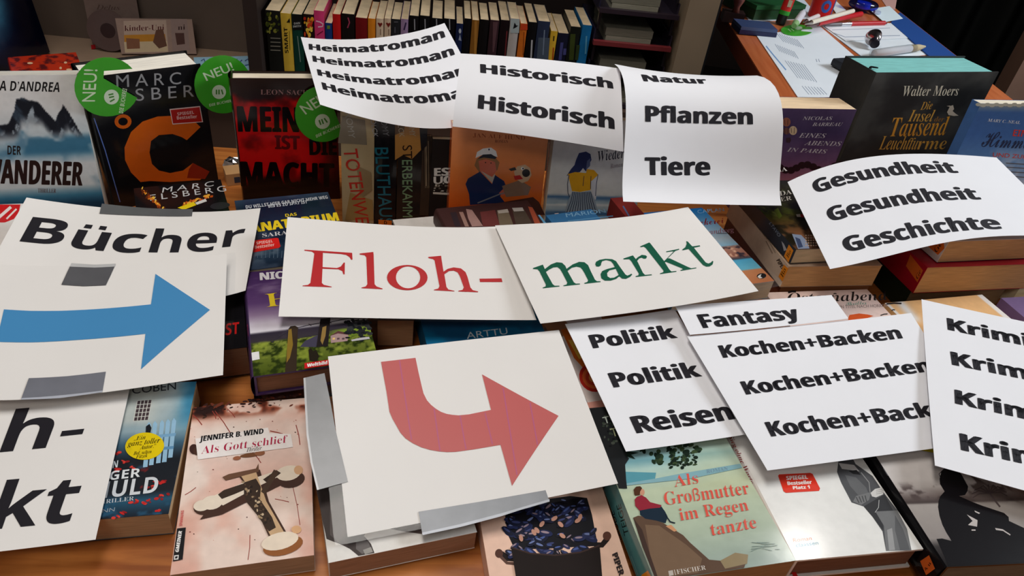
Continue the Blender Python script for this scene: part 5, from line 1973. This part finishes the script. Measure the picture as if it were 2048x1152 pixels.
# markt
p, r, mb = sign('laminated_sign', 'white laminated sign with dark green serif letters markt', [[(990, 451, 0.113), (1113, 445, 0.121), (1240, 435, 0.128), (1376, 414, 0.135)], [(1081, 647, 0.085), (1226, 630, 0.090), (1372, 609, 0.095), (1517, 582, 0.102)]], True)
GRI = (6, 88, 64)
for g in ([(250, 972), (325, 946), (340, 980), (385, 945), (430, 928), (470, 932), (495, 955), (505, 978), (550, 945), (600, 925), (640, 928), (668, 950), (690, 1000), (720, 1060), (735, 1072), (762, 1072), (763, 1078), (640, 1092), (640, 1085), (662, 1078), (668, 1065), (640, 1010), (625, 985), (610, 968), (580, 962), (545, 970), (512, 995), (560, 1080), (575, 1090), (606, 1090), (607, 1096), (482, 1110), (480, 1104), (505, 1097), (510, 1082), (470, 1005), (455, 980), (435, 965), (405, 968), (372, 985), (348, 1002), (400, 1095), (415, 1106), (450, 1106), (452, 1112), (325, 1126), (324, 1120), (345, 1112), (348, 1098), (300, 1000), (285, 982), (252, 980)],
          [(935, 900), (1008, 876), (1030, 905), (1045, 890), (1075, 872), (1105, 876), (1115, 885), (1108, 900), (1090, 902), (1075, 893), (1055, 900), (1040, 918), (1085, 1010), (1100, 1024), (1150, 1020), (1152, 1026), (1030, 1040), (1028, 1034), (1050, 1027), (1052, 1013), (995, 920), (980, 905), (938, 907)],
          [(1062, 808), (1132, 778), (1140, 785), (1245, 920), (1318, 846), (1300, 846), (1262, 852), (1260, 846), (1358, 826), (1360, 832), (1330, 842), (1272, 898), (1290, 900), (1430, 966), (1450, 974), (1488, 968), (1489, 974), (1370, 994), (1368, 988), (1385, 982), (1382, 975), (1258, 925), (1250, 930), (1285, 985), (1300, 998), (1337, 994), (1338, 1000), (1215, 1018), (1213, 1012), (1238, 1004), (1240, 992), (1105, 820), (1090, 810), (1066, 814)],
          [(1382, 832), (1405, 815), (1415, 790), (1412, 768), (1425, 772), (1450, 800), (1460, 808), (1515, 800), (1518, 808), (1470, 818), (1560, 930), (1580, 938), (1600, 930), (1610, 918), (1618, 922), (1612, 945), (1590, 960), (1565, 962), (1540, 950), (1430, 828), (1385, 838)]):
    p.fillpx(mb, cr(g, 1000, 280), GRI)
p.fillpx(mb, cr([(722, 945), (728, 925), (755, 910), (800, 902), (850, 905), (880, 920), (900, 950), (950, 1020), (965, 1030), (985, 1022), (996, 1015), (1003, 1022), (985, 1040), (955, 1055), (925, 1052), (905, 1035), (880, 1055), (840, 1068), (795, 1068), (768, 1050), (762, 1020), (775, 995), (810, 980), (870, 965), (858, 940), (840, 920), (805, 912), (775, 920), (768, 935), (765, 952), (750, 962), (730, 960)], 1000, 280), GRI, hole=cr([(878, 978), (900, 1025), (865, 1045), (835, 1048), (815, 1035), (812, 1010), (830, 990)], 1000, 280))
finish(r, mb, True)
film_ring(p, r, 0.12, 0.06, 'r')

# pink arrow
p, r, mb = sign('laminated_sign', 'white laminated sign with a pink arrow bending to the right, held with tape', [[(656, 713, 0.072), (888, 685, 0.072), (1118, 660, 0.072)], [(695, 1074, 0.040), (966, 1021, 0.044), (1236, 967, 0.056)]], True)
fill(p, mb, [(762, 724), (831, 716), (837, 745), (843, 771), (847, 787), (854, 801), (862, 810), (872, 818), (882, 824), (893, 828), (905, 830), (917, 831), (938, 829), (982, 820), (964, 749), (1117, 832), (1024, 972), (1001, 890), (948, 899), (911, 904), (894, 904.5), (877, 903), (860, 900), (843, 895), (826, 887), (811, 877), (801, 866), (793, 852), (785, 838), (779, 824), (773, 784)], (196, 100, 98))
for x0, y0, x1, y1 in ((799, 721, 823, 880), (868, 817, 880, 902), (920, 832, 932, 899), (970, 826, 985, 889), (1006, 776, 1034, 950), (1060, 806, 1075, 890)):
    line(p, mb, [(x0, y0), ((x0 + x1) / 2, (y0 + y1) / 2), (x1, y1)], 2.5, (186, 96, 130))
finish(r, mb, True)
film_ring(p, r, 0.05, 0.03, 'lb')
tape(p, r, [(607, 757), (649, 747), (660, 800), (671, 860), (696, 964), (634, 981), (621, 925), (613, 870)], (126, 127, 129), 'wide strip of grey tape', ([(607, 757), (611, 756), (617, 868), (625, 925), (638, 980), (634, 981), (621, 925), (613, 870)], (170, 170, 172)))
tape(p, r, [(837, 1024), (960, 1004), (1091, 981), (1099, 1004), (1040, 1021), (1000, 1034), (920, 1055), (845, 1071)], (124, 127, 132), 'strip of grey tape', ([(844, 1066), (920, 1049), (1000, 1028), (1099, 999), (1099, 1004), (1040, 1021), (1000, 1034), (920, 1055), (845, 1071)], (160, 164, 172)))

# Politik
p, r, mb = sign('paper_sign', 'white paper sign reading Politik twice and Reisen in heavy black type', [[(1130, 648, 0.074), (1240, 634, 0.074), (1349, 618, 0.076)], [(1190, 770, 0.065), (1305, 752, 0.065), (1418, 735, 0.067)], [(1252, 903, 0.060), (1372, 887, 0.060), (1490, 869, 0.060)]])
p.text(mb, 'Politik', (1186, 697), (1356, 675.5), (1174.5, 669), INK)
p.text(mb, 'Politik', (1227, 775.5), (1405, 752.5), (1213.5, 745), INK)
p.text(mb, 'Reisen', (1273, 867), (1471, 838), (1257, 832), INK)
finish(r, mb)

# Kochen + Backen
p, r, mb = sign('paper_sign', 'white paper sign reading Kochen+Backen three times in heavy black type', [[(1374, 672, 0.079), (1598, 651, 0.080), (1822, 626, 0.082)], [(1451, 800, 0.071), (1675, 774, 0.071), (1900, 747, 0.072)], [(1535, 941, 0.062), (1762, 911, 0.063), (1990, 880, 0.066)]])
p.text(mb, 'Kochen+Backen', (1446, 716), (1806, 676.5), (1434, 690), INK)
p.text(mb, 'Kochen+Backen', (1492, 789.5), (1866, 742), (1478, 762), INK)
p.text(mb, 'Kochen+Backen', (1542, 873.5), (1928, 824.5), (1527, 843), INK)
finish(r, mb)

# Fantasy
p, r, mb = sign('paper_sign', 'narrow white paper strip reading Fantasy in heavy black type', [[(1350, 611, 0.088), (1506, 601, 0.088), (1663, 590, 0.092)], [(1380, 669.5, 0.082), (1538, 655, 0.082), (1697, 637, 0.084)]])
p.text(mb, 'Fantasy', (1406, 656.5), (1604, 636.5), (1392, 629.5), INK)
finish(r, mb)

# Krimi
p, r, mb = sign('paper_sign', 'white paper sign reading Krimi four times, cut off by the right edge', [[(1843, 598.5, 0.084), (2005, 634, 0.084), (2170, 668, 0.084)], [(1855, 760, 0.078), (2040, 803, 0.078), (2230, 846, 0.078)], [(1870, 931, 0.072), (2070, 987, 0.072), (2290, 1050, 0.072)]])
p.text(mb, 'Krimi', (1895, 659.5), (2062, 694), (1892.5, 634), INK)
p.text(mb, 'Krimi', (1903.5, 729.5), (2080, 765), (1899.5, 701), INK)
p.text(mb, 'Krimi', (1909.5, 807), (2098, 849), (1908, 777), INK)
p.text(mb, 'Krimi', (1921.5, 900), (2120, 944), (1917.5, 864), INK)
finish(r, mb)

# Gesundheit
p, r, mb = sign('paper_sign', 'curved white paper sign reading Gesundheit twice and Geschichte, on the book stacks', [[(1575, 364, 0.140), (1708, 319, 0.163), (1845, 307.5, 0.172), (1993, 315, 0.168)], [(1660, 538, 0.122), (1815, 502, 0.132), (1960, 475, 0.138), (2155, 476, 0.132)]])
p.text(mb, 'Gesundheit', (1632, 387.5), (1918, 346), (1619, 362), INK)
p.text(mb, 'Gesundheit', (1661, 444), (1963.5, 399), (1647, 416.5), INK)
p.text(mb, 'Geschichte', (1692.6, 505), (2007, 458), (1678, 475), INK)
finish(r, mb)

# Natur
p, r, mb = sign('paper_sign', 'white paper sign reading Natur, Pflanzen and Tiere, hanging over the standing books', [[(1229, 128, 1.03), (1370, 148, 1.07), (1514, 151, 1.10)], [(1248, 165, 0.963), (1400, 176, 1.0), (1554, 180, 1.02)], [(1252, 225, 0.928), (1406, 232, 0.965), (1566, 235, 0.982)], [(1246.5, 403, 0.855), (1404, 408, 0.89), (1563, 411, 0.907)]], vs=[1.0, 0.78, 0.58, 0.0], yspace=True)
p.text(mb, 'Natur', (1287, 162.5), (1417, 167.5), (1281.5, 149), INK)
p.text(mb, 'Pflanzen', (1290, 243), (1506, 248.5), (1289.5, 209), INK)
p.text(mb, 'Tiere', (1289.5, 350), (1421, 350.5), (1289, 312), INK)
finish(r, mb)

# Historisch
p, r, mb = sign('paper_sign', 'white paper sign reading Historisch twice, leaning upright on the standing books', [[(922, 107, 0.985), (1080, 118, 1.0), (1240, 137, 1.02)], [(914, 170, 0.925), (1078, 190, 0.94), (1244, 210, 0.96)], [(905, 253, 0.885), (1075, 275, 0.90), (1246.5, 303.5, 0.92)]], vs=[1, 0.55, 0], yspace=True)
p.text(mb, 'Historisch', (960.5, 145.5), (1227, 177.5), (960, 127), INK)
p.text(mb, 'Historisch', (955, 216.5), (1229.5, 258.5), (957, 187.5), INK)
finish(r, mb)

# Heimatroman
p, r, mb = sign('paper_sign', 'curling white paper sign reading Heimatroman four times on top of the standing books', [[(601.5, 74, 1.03), (690, 79, 1.03), (790, 71, 1.045), (889, 46, 1.08)], [(640, 209, 0.905), (755, 242, 0.905), (875, 257, 0.925), (990, 235, 0.985)]], yspace=True)
p.text(mb, 'Heimatroman', (618, 99), (891, 74), (617, 87), INK)
p.text(mb, 'Heimatroman', (626, 123), (910, 109), (624, 110.5), INK)
p.text(mb, 'Heimatroman', (636, 150.5), (938, 145), (633, 137.5), INK)
p.text(mb, 'Heimatroman', (646, 178.5), (958, 184), (642, 163.5), INK)
finish(r, mb)
# ------------------------------------------------------------------ things on the desk
def onetag(name, label, cat, mb, m, c, group=None, smooth=False):
    mb.v = [tuple(np.array(p) - c) for p in mb.v]
    o = mb.build(name, M[m], smooth=smooth)
    o.location = c
    tag(o, label, cat, group)
    return o


def doc(label, pp, z, col, marks=(), name='document', cat='paper', group='documents on the desk', th=0.0008):
    mb = MB()
    P = [at(x, y, z) for x, y in pp]
    c = P[0]
    mb.prism(P, np.array([0, 0, -th]), np.array([0, 0, 0.0]), col)
    pl = Plane(P[0], AZ, lambda p: p)
    for pts, w, k in marks:
        line(pl, mb, pts, w, k)
    return onetag(name, label, cat, mb, 'paper', c, group)


LN = (150, 160, 180)
mk = []
for k in range(9):
    mk.append(([(1553 + 5.0 * k, 66 + 1.6 * k), (1568 + 5.0 * k, 84 + 1.6 * k)], 1.0, LN))
    mk.append(([(1550 + 4.6 * k, 88 + 1.8 * k), (1560 + 4.6 * k, 103 + 1.8 * k)], 1.0, LN))
for k in range(8):
    mk.append(([(1570 + 5.4 * k, 121 + 1.2 * k), (1596 + 5.4 * k, 156 + 1.2 * k)], 1.0, LN))
for k in range(7):
    mk.append(([(1604 + 6 * k, 172 + 0.5 * k), (1618 + 6 * k, 189)], 1.0, LN))
mk.append(([(1532, 92), (1545, 108), (1572, 140)], 2.2, (120, 160, 206)))
mk.append(([(1632, 118), (1634, 124)], 1.2, LN))
mk.append(([(1637, 118), (1639, 124)], 1.2, LN))
doc('large white printed page with columns of text along the near left side of the desk', [(1514, 72), (1637, 50), (1800, 190), (1597, 196)], 0.0020, (232, 238, 244), mk)
doc('white form in the middle of the desk under the silver sharpener', [(1641, 50), (1780, 46), (1868, 108), (1735, 122)], 0.0012, (232, 238, 242), [([(1680, 80), (1730, 118)], 1.0, LN), ([(1700, 78), (1765, 77)], 1.0, LN)])
doc('white page lying across the form below the red pens', [(1648, 52), (1786, 46), (1816, 76), (1692, 82)], 0.0034, (236, 240, 244), [([(1668, 66), (1690, 74), (1800, 71)], 1.2, LN), ([(1664, 60), (1780, 56)], 0.9, LN)])
doc('white note at the far desk edge beside the blue tape dispenser', [(1738, 18), (1779, 12), (1806, 37), (1768, 44)], 0.0052, (228, 242, 246))
doc('white note beside the red tin at the back of the desk', [(1656, 2), (1668, -2), (1692, 20), (1672, 26)], 0.003, (240, 240, 236))
doc('white sheet under the green box at the back of the desk', [(1480, 14), (1600, -10), (1640, 36), (1500, 44)], 0.0012, (226, 232, 240))
doc('pinkish envelope at the far corner of the desk', [(1760, -6), (1795, -8), (1790, 20), (1772, 12)], 0.0012, (206, 160, 150))
o = doc('blue folder along the right edge of the desk', [(1782, 45), (1800, 24), (1936, 130), (1884, 134)], 0.0045, (34, 76, 146), name='folder', cat='folder', group=None, th=0.004)


def boxat(name, label, cat, A, Bp, h, depth, parts, z=0.0):
    """box whose lower front corners stand at two places of the photo"""
    a, b = at(*A, z), at(*Bp, z)
    ex = nrm(b - a)
    w = np.linalg.norm(b - a)
    Fm = np.stack([ex, np.cross(AZ, ex), AZ], 1)
    r = empty(name, a, Fm)
    tag(r, label, cat)
    for pn, (x0, x1, y0, y1, z0, z1), col, m in parts:
        mb = MB()
        mb.box((x0 * w, y0 * depth, z0 * h), (x1 * w, y1 * depth, z1 * h), col)
        mb.build(pn, M[m], r)
    return r


boxat('storage_box', 'dark green box at the back left of the desk', 'box', (1506, 40), (1600, 38), 0.045, 0.16,
      [('box_body', (0, 1, 0, 1, 0, 0.7), (26, 70, 40), 'plastic'), ('lid', (-0.02, 1.02, -0.02, 1.02, 0.71, 1), (36, 92, 52), 'plastic')], z=0.002)
boxat('ink_pad', 'flat dark blue ink pad box at the left desk edge', 'ink pad', (1478, 68), (1552, 75), 0.022, 0.075,
      [('base', (0, 1, 0, 1, 0, 0.55), (22, 30, 74), 'plastic'), ('lid', (0.01, 0.99, 0.01, 0.99, 0.57, 1), (64, 80, 120), 'plastic')], z=0.0026)


def cyl(mb, a, b, prof, col, n=16):
    """prof: (radius, fraction along a-b)"""
    L = np.linalg.norm(b - a)
    mb.lathe([(r_, f_ * L) for r_, f_ in prof], col, n, (a, b - a))


a = at(1465, 44, 0.001)
r = empty('rubber_stamp', a)
tag(r, 'dark brown rubber stamp at the back left corner of the desk', 'stamp')
mb = MB()
mb.box((-0.035, -0.012, 0), (0.03, 0.03, 0.03), (46, 30, 28))
mb.build('stamp_base', M['plastic'], r)
mb = MB()
mb.lathe([(0.012, 0.03), (0.009, 0.045), (0.017, 0.065), (0.019, 0.078), (0.012, 0.09)], (120, 66, 56), 20)
mb.build('handle', M['plastic'], r, smooth=True)

a = at(1560, 47, 0.0032)
b = a + np.array([0.012, 0.01, 0.14])
r = empty('glue_stick', a)
tag(r, 'red glue stick with green ring standing on its black cap', 'glue stick')
d = b - a
for pn, prof, col in (('cap', [(0.0005, 0), (0.015, 0.0), (0.015, 0.2), (0.0005, 0.2)], (18, 22, 22)), ('ring', [(0.001, 0.2), (0.0165, 0.2), (0.0165, 0.29), (0.001, 0.29)], (50, 160, 50)), ('tube', [(0.001, 0.29), (0.0158, 0.29), (0.0158, 0.95), (0.001, 1.0)], (216, 40, 36))):
    mb = MB()
    cyl(mb, np.zeros(3), d, prof, col, 24)
    if pn == 'tube':
        mb.box((0.0, -0.0135, 0.055), (0.012, -0.0125, 0.075), (190, 180, 150))
    mb.build(pn, M['plastic'], r)

a = at(1637, 33, 0.0032)
r = empty('pen_tin', a)
tag(r, 'red tin with a blue ring mark at the back of the desk', 'tin')
mb = MB()
mb.lathe([(0.001, 0), (0.036, 0.0), (0.036, 0.09), (0.033, 0.09), (0.033, 0.004), (0.001, 0.004)], (214, 36, 34), 32)
for k in range(14):
    t0, t1 = 2 * math.pi * k / 14, 2 * math.pi * (k + 1) / 14
    P = []
    for q, t_ in ((0.016, t0), (0.016, t1), (0.008, t1), (0.008, t0)):
        ang = -math.pi / 2 + 0.05 + q * math.cos(t_) / 0.036
        P.append((0.0365 * math.cos(ang), 0.0365 * math.sin(ang), 0.042 + q * 1.25 * math.sin(t_)))
    mb.add(P, [(0, 1, 2, 3)], (60, 110, 200))
for k in range(8):
    ang = 0.0 - 0.11 * k + 0.15
    ang2 = ang - 0.11
    mb.add([(0.0365 * math.cos(q), 0.0365 * math.sin(q), z) for q, z in ((ang, 0.001), (ang2, 0.001), (ang2, 0.088), (ang, 0.088))], [(3, 2, 1, 0)], (40, 90, 170))
mb.build('tin_body', M['plastic'], r)


def pen(name, label, A, Bp, rad, cols, z=0.007, zb=None):
    a, b = at(*A, z), at(*Bp, zb or z)
    r = empty(name, a)
    tag(r, label, 'pen', 'pens on the desk')
    f0 = 0
    for pn, f1, col, rr0, rr1, m in cols:
        mb = MB()
        cyl(mb, np.zeros(3), b - a, [(0.0003, f0), (rad * rr0, f0 + 0.001), (rad * rr1, f1 - 0.001), (0.0003, f1)], col, 16)
        mb.build(pn, M[m], r)
        f0 = f1


pen('marker_pen', 'white marker with green end leaning toward the green tag on the desk', (1588, 52), (1605, 27), 0.011, [('tip', 0.22, (150, 190, 130), 0.75, 1, 'plastic'), ('barrel', 1.0, (224, 222, 228), 1, 0.95, 'plastic')], z=0.014, zb=0.03)
pen('ball_pen', 'short white pen right of the white marker on the desk', (1606, 45), (1650, 26), 0.0075, [('tip', 0.15, (190, 190, 190), 0.3, 0.9, 'metal'), ('barrel', 1.0, (232, 226, 224), 1, 1, 'plastic')], z=0.012)
pen('ball_pen', 'long cream pen lying above the red pen on the desk', (1610, 48), (1706, 22), 0.007, [('tip', 0.12, (190, 180, 170), 0.3, 0.9, 'metal'), ('barrel', 1.0, (236, 226, 206), 1, 1, 'plastic')], z=0.041)
pen('ball_pen', 'red pen under the long cream pen on the desk', (1612, 52), (1722, 28), 0.0080, [('tip', 0.2, (90, 60, 60), 0.3, 0.8, 'plastic'), ('barrel', 1.0, (196, 26, 36), 1, 1.1, 'plastic')], z=0.024)
pen('ball_pen', 'red pen with silver tip lying lowest of the pens on the desk', (1618, 50), (1773, 46), 0.0065, [('tip', 0.4, (110, 104, 108), 0.4, 0.9, 'plastic'), ('grip', 0.52, (214, 214, 220), 0.9, 1.15, 'metal'), ('barrel', 0.97, (186, 24, 34), 1.15, 1.15, 'plastic'), ('button', 1.0, (120, 20, 26), 0.6, 0.6, 'plastic')], z=0.0095)

# blue see-through tape dispenser
a = at(1723, 20, 0.006)
r = empty('tape_dispenser', a)
tag(r, 'see-through blue tape dispenser lying on the desk behind the pens', 'tape dispenser')
mb = MB()
n, k_ = 28, 10
vs, fs = [], []
for j in range(k_ + 1):
    ph = math.pi * j / k_
    for i in range(n):
        t_ = 2 * math.pi * i / n
        vs.append((0.052 * math.sin(ph) ** 0.7 * math.cos(t_), 0.034 * math.sin(ph) ** 0.7 * math.sin(t_), 0.018 + 0.018 * math.cos(ph)))
for j in range(k_):
    for i in range(n):
        fs.append((j * n + i, (j + 1) * n + i, (j + 1) * n + (i + 1) % n, j * n + (i + 1) % n))
mb.add(vs, fs, (60, 90, 200))
mb.build('shell', M['bluefilm'], r, smooth=True)
mb = MB()
mb.lathe([(0.012, 0.008), (0.024, 0.008), (0.024, 0.026), (0.012, 0.026)], (150, 176, 226), 28)
mb.build('tape_roll', M['plastic'], r)
mb = MB()
mb.box((0.036, -0.03, 0.001), (0.056, -0.012, 0.010), (190, 200, 224))
mb.build('cutter', M['plastic'], r)

# tag lying flat on the desk
pp = arc(1594, 60, 32, 11, 22, 345, 30) + [(1604, 57), (1602, 62)]
mb = MB()
P = [at(x, y, 0.0042) for x, y in pp]
c = at(1594, 60, 0.0042)
mb.prism(P, np.array([0, 0, -0.0012]), np.zeros(3), (64, 176, 44))
pl = Plane(c, AZ, lambda p: p)
disc(pl, mb, 1597, 56, 8, 3.6, (196, 226, 190))
line(pl, mb, [(1576, 58), (1582, 63)], 1.4, (190, 226, 180))
line(pl, mb, [(1582, 57), (1588, 62)], 1.4, (190, 226, 180))
onetag('green_tag', 'round green tag lying flat on the desk papers', 'tag', mb, 'plastic', c, 'round green new arrival tags')

# silver sharpener
a = at(1742, 96, 0.0045)
r = empty('pencil_sharpener', a)
tag(r, 'small silver sharpener with dark opening on the desk papers', 'sharpener')
mb = MB()
vs, fs = [], []
for j in range(13):
    ph = math.pi * j / 12
    for i in range(24):
        t_ = 2 * math.pi * i / 24
        q = 1 + 0.14 * math.sin(3 * t_) * math.sin(ph)
        vs.append((0.013 * q * math.sin(ph) * math.cos(t_) + 0.006 * (1 + math.cos(ph)) / 2, 0.022 * q * math.sin(ph) * math.sin(t_) + 0.014, 0.016 + 0.015 * math.cos(ph)))
for j in range(12):
    for i in range(24):
        fs.append((j * 24 + i, (j + 1) * 24 + i, (j + 1) * 24 + (i + 1) % 24, j * 24 + (i + 1) % 24))
vs = [(1.5 * a_, 1.5 * b_, 1.6 * c_) for a_, b_, c_ in vs]
mb.add(vs, fs, (210, 208, 214))
mb.build('sharpener_body', M['metal'], r, smooth=True)
mb = MB()
mb.lathe([(0.0005, 0), (0.013, 0.0), (0.015, 0.016), (0.0005, 0.017)], (30, 26, 40), 20, ((-0.001, -0.018, 0.017), (0.1, 1, 0.15)))
mb.build('opening', M['plastic'], r)

# wrapped candle-like roll in clear plastic
a, b = at(1748, 107, 0.014), at(1852, 93, 0.014)
r = empty('wrapped_roll', a)
tag(r, 'white roll with beige tip wrapped in clear plastic on the desk', 'roll')
mb = MB()
cyl(mb, np.zeros(3), b - a, [(0.0003, 0), (0.011, 0.01), (0.0115, 0.3), (0.0105, 0.68), (0.0003, 0.681)], (222, 220, 222), 18)
mb.build('roll', M['paper'], r, smooth=True)
mb = MB()
cyl(mb, np.zeros(3), b - a, [(0.0003, 0.682), (0.0105, 0.685), (0.0095, 0.85), (0.003, 0.98), (0.0003, 1.0)], (196, 180, 146), 18)
mb.build('tip', M['paper'], r, smooth=True)
mb = MB()
cyl(mb, np.zeros(3), b - a, [(0.006, -0.06), (0.0125, -0.02), (0.013, 0.4), (0.0125, 0.72), (0.009, 0.8)], (255, 255, 255), 14)
mb.build('wrapping', M['clear'], r)

f = lying((1711, 139), (1900, 128), 0.026, up=(1697, 115), w=0.06)
B = Book('notebook', 'small dark notebook on the desk behind the tall grey hardback', t=0.02, cover=(44, 46, 52), pages=(206, 206, 206), hard=True, gloss=False, cat='book', **f)
B.done()

# ------------------------------------------------------------------ odd things seen between the standing books
a = at(202, 372, 0.0005)
doc('folded white leaflet with green edge seen between the white thriller and the black one', [(190, 312), (212, 330), (224, 366), (196, 362)], 0.006, (196, 196, 184), [([(196, 352), (222, 363)], 4, (110, 150, 60)), ([(196, 322), (208, 346)], 2, (90, 90, 90)), ([(206, 345), (214, 352)], 4, (40, 40, 44))], name='leaflet', cat='leaflet', group=None)
boxat('cardboard_box', 'small tan box seen between the black and the blood red thriller', 'box', (455, 372), (488, 368), 0.02, 0.03,
      [('box_body', (0, 1, 0, 1, 0, 1), (206, 160, 110), 'paper'), ('printed_mark', (0.45, 0.8, -0.02, -0.005, 0.2, 0.7), (60, 66, 84), 'paper')], z=0.0005)
a = at(467, 322, 0.02)
mb = MB()
random.seed(2)
vs, fs = [], []
for j in range(9):
    ph = math.pi * j / 8
    for i in range(14):
        t_ = 2 * math.pi * i / 14
        q = 1 + random.uniform(-0.25, 0.25)
        vs.append((0.017 * q * math.sin(ph) * math.cos(t_), 0.012 * q * math.sin(ph) * math.sin(t_), 0.012 * q * math.cos(ph)))
for j in range(8):
    for i in range(14):
        fs.append((j * 14 + i, (j + 1) * 14 + i, (j + 1) * 14 + (i + 1) % 14, j * 14 + (i + 1) % 14))
mb.add(vs, fs, (200, 200, 204))
o = mb.build('foil_ball', M['metal'])
o.location = (a[0], a[1], 0.0125)
tag(o, 'crumpled silver foil on the table between black and blood red thrillers', 'foil')
